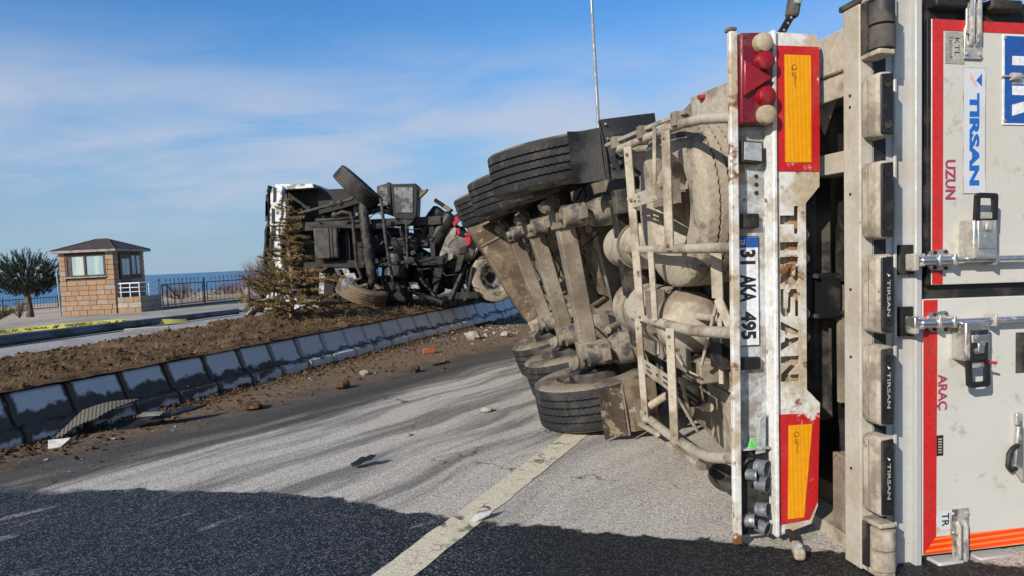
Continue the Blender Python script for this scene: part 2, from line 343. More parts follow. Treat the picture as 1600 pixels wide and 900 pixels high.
c = t.mix(t.step(t.noise(t.vmath('MULTIPLY', p, (3, 3, .3)), 1.2, 3), .44, .60), (.26, .38, .42), (.44, .50, .47))
t.put(bs.inputs['Base Color'], c); bs.inputs['Roughness'].default_value = .08
# a perforated mat
m, t, bs = newmat('perforated_mat'); M['mat'] = m; o = objc(t)
d = t.voro(t.vmath('MULTIPLY', o, (1, 1, 0)), 30, 'F1', 'Distance', .0)
ho = t.step(d, .30, .36)
t.put(bs.inputs['Base Color'], t.mix(ho, (.015, .014, .013), (.175, .155, .125))); bs.inputs['Roughness'].default_value = .9
t.put(bs.inputs['Normal'], t.bump(ho, .8, .01))

# ------------------------------------------------------------------ building helpers
WL = {}
def tagp(o, label=None, cat=None, group=None, kind=None):
    for k, v in (('label', label), ('category', cat), ('group', group), ('kind', kind)):
        if v: o[k] = v
    return o
def thing(name, loc, label, cat, group=None):
    o = bpy.data.objects.new(name, None); o.empty_display_size = .2; COL.objects.link(o)
    o.location = V(loc); WL[o] = V(loc); return tagp(o, label, cat, group)

def frame_from(d):
    d = V(d).normalized(); a = V((0, 0, 1)) if abs(d.z) < .9 else V((1, 0, 0))
    x = a.cross(d).normalized(); return x, d.cross(x), d

class MB:
    def __init__(s): s.v = []; s.f = []; s.mi = []; s.cur = 0
    def add(s, vs, fs):
        o = len(s.v); s.v += [V(p) for p in vs]; s.f += [tuple(i+o for i in f) for f in fs]; s.mi += [s.cur]*len(fs); return s
    def obox(s, c, X, Y, Z):
        """box: centre and three half-axis vectors"""
        c, X, Y, Z = V(c), V(X), V(Y), V(Z)
        vs = [c+X*i+Y*j+Z*k for i in (-1, 1) for j in (-1, 1) for k in (-1, 1)]
        return s.add(vs, [(0, 1, 3, 2), (4, 6, 7, 5), (0, 4, 5, 1), (2, 3, 7, 6), (0, 2, 6, 4), (1, 5, 7, 3)])
    def box(s, x0, x1, y0, y1, z0, z1):
        return s.obox(((x0+x1)/2, (y0+y1)/2, (z0+z1)/2), ((x1-x0)/2, 0, 0), (0, (y1-y0)/2, 0), (0, 0, (z1-z0)/2))
    def mbox(s, fn, a0, a1, b0, b1, z0, z1, na=1, nz=1):
        """box mapped through fn(a, b, z), cut along a and z"""
        g = {}; vs = []; fs = []
        def vid(i, j, k):
            if (i, j, k) not in g:
                g[i, j, k] = len(vs); vs.append(fn(a0+(a1-a0)*i/na, (b0, b1)[j], z0+(z1-z0)*k/nz))
            return g[i, j, k]
        for i in range(na):
            for k in range(nz):
                for j in (0, 1): fs.append((vid(i, j, k), vid(i+1, j, k), vid(i+1, j, k+1), vid(i, j, k+1)))
            for k in (0, nz): fs.append((vid(i, 0, k), vid(i+1, 0, k), vid(i+1, 1, k), vid(i, 1, k)))
        for k in range(nz):
            for i in (0, na): fs.append((vid(i, 0, k), vid(i, 1, k), vid(i, 1, k+1), vid(i, 0, k+1)))
        return s.add(vs, fs)
    def tube(s, pts, r, n=8, cap=True):
        pts = [V(p) for p in pts]; vs = []; fs = []; x = None
        for i, p in enumerate(pts):
            d = (pts[min(i+1, len(pts)-1)]-pts[max(i-1, 0)]).normalized()
            if x is None: x, yy, _ = frame_from(d)
            else:
                x = (x-d*x.dot(d)).normalized(); yy = d.cross(x)
            rr = r[i] if isinstance(r, (list, tuple)) else r
            for k in range(n):
                t_ = 2*math.pi*k/n; vs.append(p+(x*math.cos(t_)+yy*math.sin(t_))*rr)
        for i in range(len(pts)-1):
            for k in range(n): fs.append((i*n+k, i*n+(k+1) % n, (i+1)*n+(k+1) % n, (i+1)*n+k))
        if cap: fs.append(tuple(range(n))); fs.append(tuple(range((len(pts)-1)*n, len(pts)*n)))
        return s.add(vs, fs)
    def lathe(s, prof, o, d, n=24, cap=True):
        """profile of (radius, distance along d)"""
        x, yy, zz = frame_from(d); o = V(o); vs = []; fs = []
        for (r, hh) in prof:
            for k in range(n):
                t_ = 2*math.pi*k/n; vs.append(o+zz*hh+(x*math.cos(t_)+yy*math.sin(t_))*r)
        for i in range(len(prof)-1):
            for k in range(n): fs.append((i*n+k, i*n+(k+1) % n, (i+1)*n+(k+1) % n, (i+1)*n+k))
        if cap: fs.append(tuple(range(n))); fs.append(tuple(range((len(prof)-1)*n, len(prof)*n)))
        return s.add(vs, fs)
    def prism(s, poly, d):
        """polygon of points, extruded by vector d"""
        poly = [V(p) for p in poly]; n = len(poly); d = V(d)
        return s.add(poly+[p+d for p in poly], [tuple(range(n)), tuple(range(n, 2*n))]+[(i, (i+1) % n, n+(i+1) % n, n+i) for i in range(n)])
    def build(s, name, mat, parent=None, bevel=0, smooth=38, label=None, origin=None, kind=None, recalc=True):
        c = V(origin) if origin is not None else sum(s.v, V())/max(1, len(s.v))
        me = bpy.data.meshes.new(name); me.from_pydata([v-c for v in s.v], [], s.f)
        for mm in (mat if isinstance(mat, (list, tuple)) else [mat]): me.materials.append(M[mm])
        if max(s.mi, default=0): me.polygons.foreach_set('material_index', s.mi)
        if recalc:
            bm = bmesh.new(); bm.from_mesh(me); bmesh.ops.recalc_face_normals(bm, faces=bm.faces); bm.to_mesh(me); bm.free()
        if smooth:
            me.polygons.foreach_set('use_smooth', [True]*len(me.polygons)); me.set_sharp_from_angle(angle=R(smooth))
        me.update()
        o = bpy.data.objects.new(name, me); COL.objects.link(o)
        if parent is not None:
            o.parent = parent; o.location = c-WL[parent]
        else: o.location = c
        WL[o] = c
        if bevel:
            b = o.modifiers.new('bevel', 'BEVEL'); b.width = bevel; b.segments = 2; b.limit_method = 'ANGLE'; b.angle_limit = R(40)
        if label: o['label'] = label
        if kind: o['kind'] = kind
        return o

def eval_curve(cu):
    o = bpy.data.objects.new('tmp', cu); COL.objects.link(o); bpy.context.view_layer.update()
    me = bpy.data.meshes.new_from_object(o.evaluated_get(bpy.context.evaluated_depsgraph_get()))
    vs = [v.co.copy() for v in me.vertices]; fs = [tuple(p.vertices) for p in me.polygons]
    bpy.data.objects.remove(o); bpy.data.meshes.remove(me); bpy.data.curves.remove(cu)
    return vs, fs
TXT = {}
def text_geo(s, bold=0.):
    if (s, bold) not in TXT:
        cu = bpy.data.curves.new('t', 'FONT'); cu.body = s; cu.size = 1; cu.offset = bold; cu.resolution_u = 3
        vs, fs = eval_curve(cu)
        x0 = min(v.x for v in vs); x1 = max(v.x for v in vs); y0 = min(v.y for v in vs); y1 = max(v.y for v in vs)
        TXT[s, bold] = ([((v.x-x0)/(x1-x0), (v.y-y0)/(y1-y0)) for v in vs], fs)
    return TXT[s, bold]
def lettering(name, s, o, X, Y, mat, parent, bold=.02):
    """flat letters whose bounding box has corner o and sides X (reading direction) and Y"""
    uv, fs = text_geo(s, bold); mb = MB(); o, X, Y = V(o), V(X), V(Y)
    mb.add([o+X*u+Y*v for u, v in uv], fs)
    return mb.build(name, mat, parent, smooth=0)
def holed_plate(outer, holes, thick):
    """flat plate with cut-outs, in its own 2D coordinates (z = thickness)"""
    cu = bpy.data.curves.new('p', 'CURVE'); cu.dimensions = '2D'; cu.fill_mode = 'BOTH'; cu.extrude = thick/2
    for poly in [outer]+holes:
        sp = cu.splines.new('POLY'); sp.points.add(len(poly)-1); sp.use_cyclic_u = True
        for pt, (x, y) in zip(sp.points, poly): pt.co = (x, y, 0, 1)
    return eval_curve(cu)

def copy_part(o, parent, matrix=None):
    c = o.copy(); COL.objects.link(c); c.parent = parent
    if matrix is not None: c.matrix_local = matrix
    return c

# ------------------------------------------------------------------ ground, roads, shore, lake
def QP(q, p, z=0): return V((-.936*q+.351*p, .351*q+.936*p, z))
def sheet(name, qs, ps, zf, mat, kind='structure'):
    vs = [QP(q, p, zf(q, p)) for q in qs for p in ps]; n = len(ps)
    fs = [(i*n+j, i*n+j+1, (i+1)*n+j+1, (i+1)*n+j) for i in range(len(qs)-1) for j in range(n-1)]
    mb = MB(); mb.add(vs, fs); return mb.build(name, mat, None, smooth=60, origin=(0, 0, 0), kind=kind)
def lin(a, b, n): return [a+(b-a)*i/n for i in range(n+1)]
def gz(q, p):
    if q < 23: return -.03
    if q < 100: return -.03-(q-23)/77*1.97
    return max(-4, -2-(q-100)*.05)
sheet('ground', [-4000, -500, -100, -20, 0, 10, 23, 40, 60, 80, 90, 96, 100, 105, 140, 400, 20000], [-9000, -1000, -200, -60, -20, 0, 20, 40, 60, 80, 100, 150, 200, 300, 500, 1000, 9000], gz, 'sand')
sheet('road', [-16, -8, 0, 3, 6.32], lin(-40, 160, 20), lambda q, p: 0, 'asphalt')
sheet('far_road', [10.2, 14, 17.4], lin(-40, 160, 20), lambda q, p: .012, 'pave')
sheet('pavement', [17.4, 17.401, 22.9, 22.95], lin(-40, 160, 20), lambda q, p: .10 if 17.4 < q < 22.92 else -.02, 'pave2')
sheet('sea', [97, 110, 150, 300, 1000, 5000, 40000], [-30000, -3000, -300, 0, 100, 200, 400, 1000, 3000, 30000], lambda q, p: -2.0, 'sea')

def fbm(x, y, s): return mnoise.fractal(V((x*s, y*s, 3.3)), 1.0, 2.0, 5)
def soil_h(q, p):
    s = q-6.5
    pr = [(-.1, .46), (.0, .505), (.25, .505), (1., .475), (2.2, .44), (3.2, .41), (3.9, .37), (4.4, .24), (4.9, .06), (5.2, -.02)]
    for (a, ha), (b, hb) in zip(pr, pr[1:]):
        if s <= b: hgt = ha+(hb-ha)*max(0, (s-a))/(b-a); break
    else: hgt = -.02
    env = min(1, max(.12, (s+.05)/.35))*min(1, max(.15, (5.2-s)/1.0))
    hgt += .19*math.exp(-((p-11.5)/3.4)**2)*min(1, max(0, s)/1.2)*min(1, max(0, (3.6-s)/1.2))
    x, y, _ = QP(q, p)
    hgt += env*(.07*fbm(x, y, 1.3)+.05*fbm(x+7, y, 4.0)+.045*fbm(x, y+5, 9.))
    return hgt
sheet('soil_bank', lin(6.43, 11.7, 64), lin(-3, 12, 170)+lin(12.2, 40, 60), soil_h, 'soil')

# painted lane line
mb = MB(); d = V((.404, .915, 0)); n_ = V((.915, -.404, 0)); st = V((-.615, 3.24, .004))
N = 150; vs = []
for i in range(N+1):
    s_ = -4+i*.09
    for sg in (-1, 1):
        vs.append(st+d*s_+n_*(sg*(.098+.012*mnoise.noise(V((s_*5, sg*4, 0)))+.006*mnoise.noise(V((s_*23, sg*4, 0))))))
mb.add(vs, [(2*i, 2*i+1, 2*i+3, 2*i+2) for i in range(N)]); mb.build('lane_line', 'paint', None, kind='structure')

# kerb barrier of precast blocks
KERB = thing('kerb_barrier', QP(6.5, 8, 0), 'low concrete kerb barrier of mud-smeared blocks along the road', 'kerb')
prof = [(6.20, -.02), (6.205, .105), (6.225, .14), (6.27, .162), (6.31, .176), (6.335, .20), (6.362, .25), (6.425, .395), (6.44, .435), (6.465, .452), (6.70, .452), (6.72, .43), (6.72, -.02)]
kmesh = []
for var in range(3):
    mb = MB(); L_ = .545; ends = []
    ss = [0, .012, L_*.5, L_-.012, L_]
    vs = []
    for k, s_ in enumerate(ss):
        ins = .010 if k in (0, 4) else 0
        for j, (q_, z_) in enumerate(prof):
            jit = .005*mnoise.noise(V((j*1.7, k*2.1, var*9)))
            vs.append(QP(q_+(ins if j < 9 else 0)+jit-6.5, s_, max(-.02, z_+jit)))
    n = len(prof)
    fs = [(i*n+j, i*n+j+1, (i+1)*n+j+1, (i+1)*n+j) for i in range(4) for j in range(n-1)]+[tuple(range(n)), tuple(range(4*n, 5*n))]
    mb.add(vs, fs); o = mb.build('kerb_block', 'kerb', KERB, origin=(0, 0, 0), smooth=22); kmesh.append(o.data); bpy.data.objects.remove(o)
kc = [QP(q_+.035, p_, max(-.02, z_-.03)) for p_ in (-2.2, 26) for q_, z_ in prof]; nk = len(prof)
MB().add(kc, [(j, j+1, nk+j+1, nk+j) for j in range(nk-1)]).build('joint_filling', 'soil', KERB)
for i in range(46):
    o = bpy.data.objects.new('kerb_block', kmesh[i % 3]); COL.objects.link(o); o.parent = KERB
    p_ = -1.5+i*.578; o.location = QP(6.5+random.uniform(-.012, .012), p_, random.uniform(-.008, .006))-WL[KERB]
    o.rotation_euler = (0, 0, random.uniform(-.012, .012))

# clods and scraps (nobody could count them)
def clod(mb, c, r, flatk=.75):
    a = random.random()*6; vs = []; k = 0
    for (th, m_) in ((0, 1), (60, 5), (115, 5), (180, 1)):
        for j in range(m_):
            t_ = a+j*2*math.pi/5+(th > 90)*.6; rr = r*random.uniform(.65, 1.2)
            vs.append(V(c)+V((math.sin(R(th))*math.cos(t_)*rr, math.sin(R(th))*math.sin(t_)*rr, math.cos(R(th))*rr*flatk)))
    fs = [(0, 1+j, 1+(j+1) % 5) for j in range(5)]+[(1+j, 6+j, 6+(j+1) % 5, 1+(j+1) % 5) for j in range(5)]+[(11, 6+(j+1) % 5, 6+j) for j in range(5)]
    mb.add(vs, fs)
mb = MB(); random.seed(3)
for i in range(9500):
    q_ = random.uniform(6.46, 11.0); p_ = random.triangular(-2, 22, 6)
    r_ = .006+.032*random.random()**4
    clod(mb, QP(q_, p_, soil_h(q_, p_)+r_*.3), r_)
for i in range(2300):                                   # spilled down on the road
    p_ = random.uniform(2.2, 16); w_ = (.35 if p_ < 4 else .75)+.13*max(0, p_-3)
    q_ = 6.2-abs(random.gauss(0, .48))*w_; r_ = .006+.030*random.random()**3.5
    clod(mb, QP(q_, p_, r_*.25), r_)
for i in range(2600):                                   # heaped at the kerb's foot
    p_ = random.uniform(2.5, 15); r_ = .006+.022*random.random()**3; g_ = abs(random.gauss(0, .16))*(.5+.7*(mnoise.noise(V((p_*1.3, 0, 0)))+.6))
    clod(mb, QP(6.2-g_, p_, .035*math.exp(-g_*9)+r_*.2), r_)
for i in range(800):                                    # lying on the kerb ledge
    p_ = random.uniform(1, 14); r_ = .006+.018*random.random()**2
    clod(mb, QP(6.31+random.uniform(-.05, .04), p_, .17), r_)
mb.build('earth_clods', 'soil', None, smooth=0, origin=(0, 0, 0), kind='stuff', recalc=False)
mb = MB()
for i in range(15000):
    q_ = random.uniform(6.45, 11.0); p_ = random.triangular(-2, 22, 7); c = QP(q_, p_, soil_h(q_, p_)-.005)
    d_ = V((random.gauss(0, 1), random.gauss(0, 1), random.uniform(.1, .9))).normalized(); l_ = random.uniform(.03, .13)
    s_ = d_.cross(V((0, 0, 1))).normalized()*.0032
    mb.add([c-s_, c+s_, c+d_*l_], [(0, 1, 2)])
mb.build('dry_grass', 'straw', None, smooth=0, origin=(0, 0, 0), kind='stuff', recalc=False)
mb = MB()
for i in range(150):                                    # pale rubble and broken bits by the kerb's far end
    p_ = random.gauss(13.4, 1.0); q_ = random.uniform(4.4, 6.15); r_ = .010+.045*random.random()**3
    clod(mb, QP(q_, p_, r_*.3), r_, .6)
mb.build('crash_rubble', 'stone', None, smooth=0, origin=(0, 0, 0), kind='stuff', recalc=False)
mb = MB()
for i in range(520):
    p_ = random.gauss(12.6, 1.1) if i < 380 else random.uniform(3, 11); q_ = random.uniform(4.9, 6.15); c = QP(q_, p_, .012)
    a = random.random()*6; l_ = random.uniform(.008, .035); X = V((math.cos(a), math.sin(a), random.uniform(-.2, .3)))*l_; Y = V((-math.sin(a), math.cos(a), random.uniform(-.2, .3)))*l_*.6
    mb.add([c-X, c+Y, c+X, c-Y*.6], [(0, 1, 2, 3)])
mb.build('broken_fragments', 'glassbit', None, smooth=0, origin=(0, 0, 0), kind='stuff', recalc=False)

# ================================================================== overturned semi-trailer
# a = metres forward from the lamp bar, b = away from the underside, z = up along the trailer's width
YAW = R(10.7)
ua = V((-math.sin(YAW), math.cos(YAW), 0)); rb = V((math.cos(YAW), math.sin(YAW), 0)); zz = V((0, 0, 1))
TA = [-5, 0, .9, 2.7, 4.0, 5.3, 7.0, 14]; TVv = [1.5, 1.5, -1, -9, -15, -19, -26, -26]      # the frame is twisted along its length
def tilt(a):
    for i in range(len(TA)-1):
        if a <= TA[i+1]: return R(TVv[i]+(TVv[i+1]-TVv[i])*(a-TA[i])/(TA[i+1]-TA[i]))
    return R(TVv[-1])
def axes(a):
    t = tilt(a); return ua, math.cos(t)*rb-math.sin(t)*zz, math.cos(t)*zz+math.sin(t)*rb
P0 = V((1.045, 3.36, .05))+2.1*axes(-1)[2]
def T(a, b, z):
    _, bb, vz = axes(a); return P0+a*ua+b*bb+(z-2.1)*vz
BB, ZZ = axes(-1)[1], axes(-1)[2]
TR = thing('semi_trailer', (T(0, .6, 0).x, T(0, .6, 0).y, 0), 'overturned white semi-trailer lying on its side, muddy underside and rear doors in view', 'trailer')

def tb(name, mat, a0, a1, b0, b1, z0, z1, parent=TR, na=1, nz=1, bevel=.004, label=None):
    return MB().mbox(T, a0, a1, b0, b1, z0, z1, na, nz).build(name, mat, parent, bevel, label=label)
def rear_poly(name, mat, poly, a0, a1, parent=TR, bevel=0):
    """polygon in (b, z), from a0 towards a1"""
    return MB().prism([T(a0, b, z) for b, z in poly], ua*(a1-a0)).build(name, mat, parent, bevel)
def rear_rect(name, mat, b0, b1, z0, z1, a0, a1, parent=TR, bevel=0):
    return rear_poly(name, mat, [(b0, z0), (b1, z0), (b1, z1), (b0, z1)], a0, a1, parent, bevel)
def rear_text(name, s, b0, b1, ztop, zbot, a, mat, parent, bold=.02):
    """letters read downwards, their tops towards +b"""
    return lettering(name, s, T(a, b0, ztop), ZZ*-(ztop-zbot), BB*(b1-b0), mat, parent, bold)
def rear_disc(mb, b, z, r, a0, a1, n=20, r1=None):
    c = T(a0, b, z); return mb.lathe([(r, 0), (r if r1 is None else r1, abs(a1-a0))], c, -ua if a1 < a0 else ua, n)

# --- body: floor and walls, collapsed towards the front
def body_sec(a):
    def itp(xs, ys):
        for i in range(len(xs)-1):
            if a <= xs[i+1]: return ys[i]+(ys[i+1]-ys[i])*max(0, a-xs[i])/(xs[i+1]-xs[i])
        return ys[-1]
    return (itp([-.30, .45, .6, 7, 12], [.68, .68, .50, .52, .55]), itp([-.30, 1.2, 3, 6, 12], [3.2, 3.2, 1.9, 1.25, 1.1]),
            itp([-.30, 1.5, 2, 2.7, 5, 12], [2.44, 2.385, 2.26, 2.12, 2.0, 1.9]))
mb = MB(); secs = [-.30, 0, .45, .6, 1.2, 1.5, 2, 2.7, 3.4, 4, 5.3, 6, 7, 9, 12]; vs = []; NZ = 6
for a in secs:
    b0, b1, z1 = body_sec(a); ring = []
    for k in range(NZ+1): ring.append(T(a, b0, -.05+(z1+.05)*k/NZ))
    for k in range(NZ+1): ring.append(T(a, b1, z1-(z1+.05)*k/NZ))
    for v in ring: v.z = max(v.z, .012)
    vs += ring
n = 2*NZ+2
mb.add(vs, [(i*n+k, i*n+(k+1) % n, (i+1)*n+(k+1) % n, (i+1)*n+k) for i in range(len(secs)-1) for k in range(n)]+[tuple(range(n)), tuple(range((len(secs)-1)*n, len(secs)*n))])
mb  .build('cargo_body', 'dust2', TR, 0, smooth=25)  # dry mud, its darker colour also carrying the shade of the underside
# side rail along the floor's upper edge, seen bright against the sky
def railtop(a, b, z): return T(a, b, z)
MB().mbox(T, -.2, 1.46, .475, .50, 2.09, 2.405, 4).build('side_rail', 'dust', TR, .004)
MB().mbox(T, -.2, 1.46, .462, .476, 2.205, 2.215, 4).build('rail_seam', 'mudplate', TR, 0)
tb('side_rail', 'dust', .10, 1.66, .40, .47, .47, .615, na=3)
tb('floor_panel', 'dust', .35, .98, .43, .485, .02, .44, na=2)
tb('floor_panel', 'dust', 1.02, 1.55, .43, .485, .02, .44, na=2)

# --- chassis rails, web plate and cross members
for zc in (.70, 1.76):
    mb = MB(); mb.mbox(T, 1.0, 8.5, .14, .48, zc-.008, zc+.008, 12)
    mb.mbox(T, 1.0, 8.5, .125, .143, zc-.075, zc+.075, 12); mb.build('chassis_rail', 'dust2', TR, 0)
tb('underside_plate', 'mudplate', 1.9, 6.4, .36, .40, .80, 1.66, na=8, nz=3, bevel=0)
for (a, z, r_) in ((3.2, 1.05, .03), (3.3, 1.45, .03), (4.5, 1.3, .03), (2.4, 1.2, .025), (3.1, .88, .02), (4.6, 1.0, .03)):
    MB().lathe([(r_, 0), (r_, .006)], T(a, .358, z), -axes(a)[1], 14).build('drain_hole', 'black', TR)
tb('cross_member', 'greyd', 2.05, 2.17, .05, .36, .66, 1.80, nz=2)  # dark steel colour here stands for the shade on this bar
tb('cross_member', 'dust2', 1.60, 1.70, .30, .46, .28, 1.14, nz=2)
tb('cross_member', 'dust2', 3.30, 3.42, .22, .36, .70, 1.76, nz=2)
tb('cross_member', 'dust2', 4.62, 4.74, .22, .36, .70, 1.76, nz=2)
tb('cross_member', 'dust', .25, .33, .32, .50, .10, 2.3, nz=2)
# the wide muddy front beam that stands to the kerb
mb = MB(); vs = []
for z_, bl_ in ((.42, -.345), (1.0, -.40), (1.55, -.425), (2.0, -.46), (2.28, -.47)): vs += [T(6.9, bl_, z_), T(6.9, -.035, z_), T(7.2, -.035, z_), T(7.2, bl_, z_)]
mb.add(vs, [(4*i+k, 4*i+(k+1) % 4, 4*i+4+(k+1) % 4, 4*i+4+k) for i in range(4) for k in range(4)]+[(0, 1, 2, 3), (16, 17, 18, 19)])
mb.build('front_beam', 'mudplate', TR, .02)
for z_ in (1.72,): tb('beam_weld', 'dust2', 6.885, 6.91, -.44, -.04, z_, z_+.03, bevel=0)
tb('beam_foot', 'dust', 6.72, 6.95, -.36, -.06, .32, .44)
tb('hanger_plate', 'dust', 6.5, 6.88, -.30, .05, 1.98, 2.16)

# --- wheels
def tyre_prof(hw, ro, ri):
    k = ro/.535; g = []
    g += [(ri, -hw*.78), (ri+.035, -hw*.95), (ri+.12, -hw), (ro-.085, -hw*.985), (ro-.035, -hw*.93), (ro-.012, -hw*.86)]
    ribs = 5; e = hw*.80; gw = .0075
    for i in range(ribs):
        w0 = -e+2*e*i/ribs; w1 = -e+2*e*(i+1)/ribs
        g += [(ro-.006*abs(w0/e)**2, w0+(gw if i else 0)), (ro-.006*abs(w1/e)**2, w1-(gw if i < ribs-1 else 0))]
        if i < ribs-1: g += [(ro-.024, w1-gw*.8), (ro-.024, w1+gw*.8)]
    g += [(ro-.012, hw*.86), (ro-.035, hw*.93), (ro-.085, hw*.985), (ri+.12, hw), (ri+.035, hw*.95), (ri, hw*.78)]
    return g
def tyre_mesh(name, hw, ro, ri, mats, n=132, zig=.0028):
    g = tyre_prof(hw, ro, ri); m_ = len(g); vs = []; fs = []; mi = []
    for k in range(n):
        t_ = 2*math.pi*k/n
        for j, (r_, h_) in enumerate(g):
            tread = 6 <= j < m_-6
            zz_ = h_+((zig if k % 2 else -zig) if tread and 6 < j < m_-7 else 0)
            rr = r_-(.008 if (j in (5, m_-6) and k % 4 == 0) else 0)
            vs.append((rr*math.cos(t_), rr*math.sin(t_), zz_))
    for k in range(n):
        for j in range(m_-1):
            fs.append((k*m_+j, k*m_+j+1, ((k+1) % n)*m_+j+1, ((k+1) % n)*m_+j)); mi.append(0 if 5 <= j < m_-6 else 1)
    me = bpy.data.meshes.new(name); me.from_pydata(vs, [], fs)
    for mm in mats: me.materials.append(M[mm])
    me.polygons.foreach_set('material_index', mi)
    bm = bmesh.new(); bm.from_mesh(me); bmesh.ops.recalc_face_normals(bm, faces=bm.faces); bm.to_mesh(me); bm.free()
    me.polygons.foreach_set('use_smooth', [True]*len(fs)); me.set_sharp_from_angle(angle=R(32)); return me
def rim_mesh(name, hw, ri, mats, flip=1):
    """steel rim: flange, barrel, and a disc set to one side"""
    mb = MB(); r_ = ri+.012
    mb.lathe([(r_, -hw*.80), (r_+.012, -hw*.80), (r_+.012, -hw*.76), (r_-.004, -hw*.72), (r_-.028, -hw*.60), (r_-.034, hw*.60), (r_-.004, hw*.72), (r_+.012, hw*.76), (r_+.012, hw*.80), (r_, hw*.80),
              (r_-.03, hw*.70), (r_-.05, hw*.55), (r_-.05, -hw*.5), (r_-.024, -hw*.66)], (0, 0, 0), (0, 0, 1), 48, False)
    mb.lathe([(r_-.045, flip*hw*.35), (r_-.09, flip*hw*.10), (.17, flip*hw*.05), (.115, flip*hw*.15), (.10, flip*hw*.5), (0.001, flip*hw*.52)], (0, 0, 0), (0, 0, 1), 40, False)
    for k in range(10):
        t_ = 2*math.pi*k/10; mb.lathe([(.014, 0), (.014, .03)], (.145*math.cos(t_), .145*math.sin(t_), flip*hw*.08), (0, 0, flip), 6)
    o = mb.build(name, mats, None, 0, origin=(0, 0, 0)); me = o.data; bpy.data.objects.remove(o); return me
TM = tyre_mesh('trailer_tyre', .192, .535, .292, ['tyre', 'sidewall']); TML = TM.copy(); TML.materials[1] = M['lowwall']
RM = {1: rim_mesh('trailer_rim', .192, .292, 'dust2', 1), -1: rim_mesh('trailer_rim', .192, .292, 'dust2', -1)}
def wheel(parent, c, X, Y, Z, tm, rm, tyremat=None):
    """wheel part (the rim) with its tyre as sub-part; Z is the axle direction"""
    o = bpy.data.objects.new('wheel', rm); COL.objects.link(o); o.parent = parent
    c = V(c)-WL[parent]
    o.matrix_local = Matrix(((X.x, Y.x, Z.x, c.x), (X.y, Y.y, Z.y, c.y), (X.z, Y.z, Z.z, c.z), (0, 0, 0, 1)))
    t_ = bpy.data.objects.new('tyre', tm); COL.objects.link(t_); t_.parent = o
    return o
AX = [2.7, 4.01, 5.32]
for i, a in enumerate(AX):
    A, B, Z = axes(a); zl = (.215, .245, .26)[i]; zu = 2.18
    for zc, flip in ((zu, 1), (zl, -1)):
        wheel(TR, T(a, -.2, zc), B.copy(), A.copy(), Z.copy(), TM if flip > 0 else TML, RM[flip])
    # axle beam with its hubs and brake drums
    mb = MB(); mb.mbox(T, a-.075, a+.075, -.275, -.125, .42, 1.97, 1, 1); ax = mb.build('axle', 'dust2', TR, .012)
    for zc, sg in ((zu, 1), (zl, -1)):
        MB().lathe([(.10, 0), (.10, .12), (.205, .14), (.215, .16), (.215, .34)], T(a, -.2, zc-sg*.36), Z*sg, 32).build('brake_drum', 'greyd', ax)
        c = T(a-.16, -.30, zc-sg*.30)
        MB().lathe([(.02, 0), (.048, .015), (.052, .04), (.052, .07), (.058, .075), (.058, .085), (.052, .09), (.036, .12)], c, (-B*.55-A*.15-Z*sg*.25), 20).build('brake_chamber', 'dust2', ax)
        MB().tube([T(a-.16, -.27, zc-sg*.30), T(a-.05, -.24, zc-sg*.34)], .03, 8).build('camshaft', 'dust2', ax)
    # trailing arms, air springs and dampers
    for zc in (.60, 1.745):
        mb = MB(); mb.mbox(T, a-.42, a+.55, -.16, -.09, zc-.05, zc+.05, 4); mb.mbox(T, a+.45, a+.60, -.16, .30, zc-.06, zc+.06, 1); mb.build('trailing_arm', 'dust2', TR, .01)
        a_ = a-.25; o_ = T(a_, -.275, zc); B_ = axes(a_)[1]; sc = 1
        MB().lathe([(.055, 0), (.092, .01), (.095, .10), (.103, .115), (.103, .17), (.090, .185), (.094, .20), (.128, .26), (.138, .35), (.136, .47), (.125, .56), (.10, .575)], o_, B_, 32).build('air_spring', 'bellow', TR)
        MB().lathe([(.100, 0), (.108, .005), (.108, .022), (.100, .027)], T(a_, -.275+.168, zc), B_, 28).build('spring_clamp', 'dust2', TR)
        MB().lathe([(.04, 0), (.04, .06)], T(a_, -.315, zc), B_, 10).build('spring_bolt', 'dust2', TR)
        mb = MB(); mb.tube([T(a-.07, -.02, zc+(.14 if zc < 1 else -.14)), T(a+.38, .38, zc+(.14 if zc < 1 else -.14))], .032, 12); mb.build('damper', 'dust2', TR)
    tb('axle_clamp', 'dust2', a-.11, a+.11, -.30, -.09, .52, .68, bevel=.008); tb('axle_clamp', 'dust2', a-.11, a+.11, -.30, -.09, 1.66, 1.82, bevel=.008)
    # brake lines and cables
    random.seed(40+i)
    for k in range(5):
        z_ = random.uniform(.7, 1.7); a1 = a+random.uniform(.1, .25); pts = []
        for j in range(9):
            u = j/8; pts.append(T(a1+.12*math.sin(u*3+k), -.14+.25*u+.06*math.sin(u*7+k*2), z_+(.45-.9*(k % 2))*u+.06*math.sin(u*5+k)))
        MB().tube(pts, .007+.003*(k % 2), 6).build('brake_hose', 'dust' if k % 2 else 'black', TR)
    MB().tube([T(a+.13, -.22, 1.62), T(a+.14, -.15, 1.2), T(a+.11, -.2, .75), T(a+.02, -.26, .45)], .007, 6).build('brake_hose', 'dust', TR)

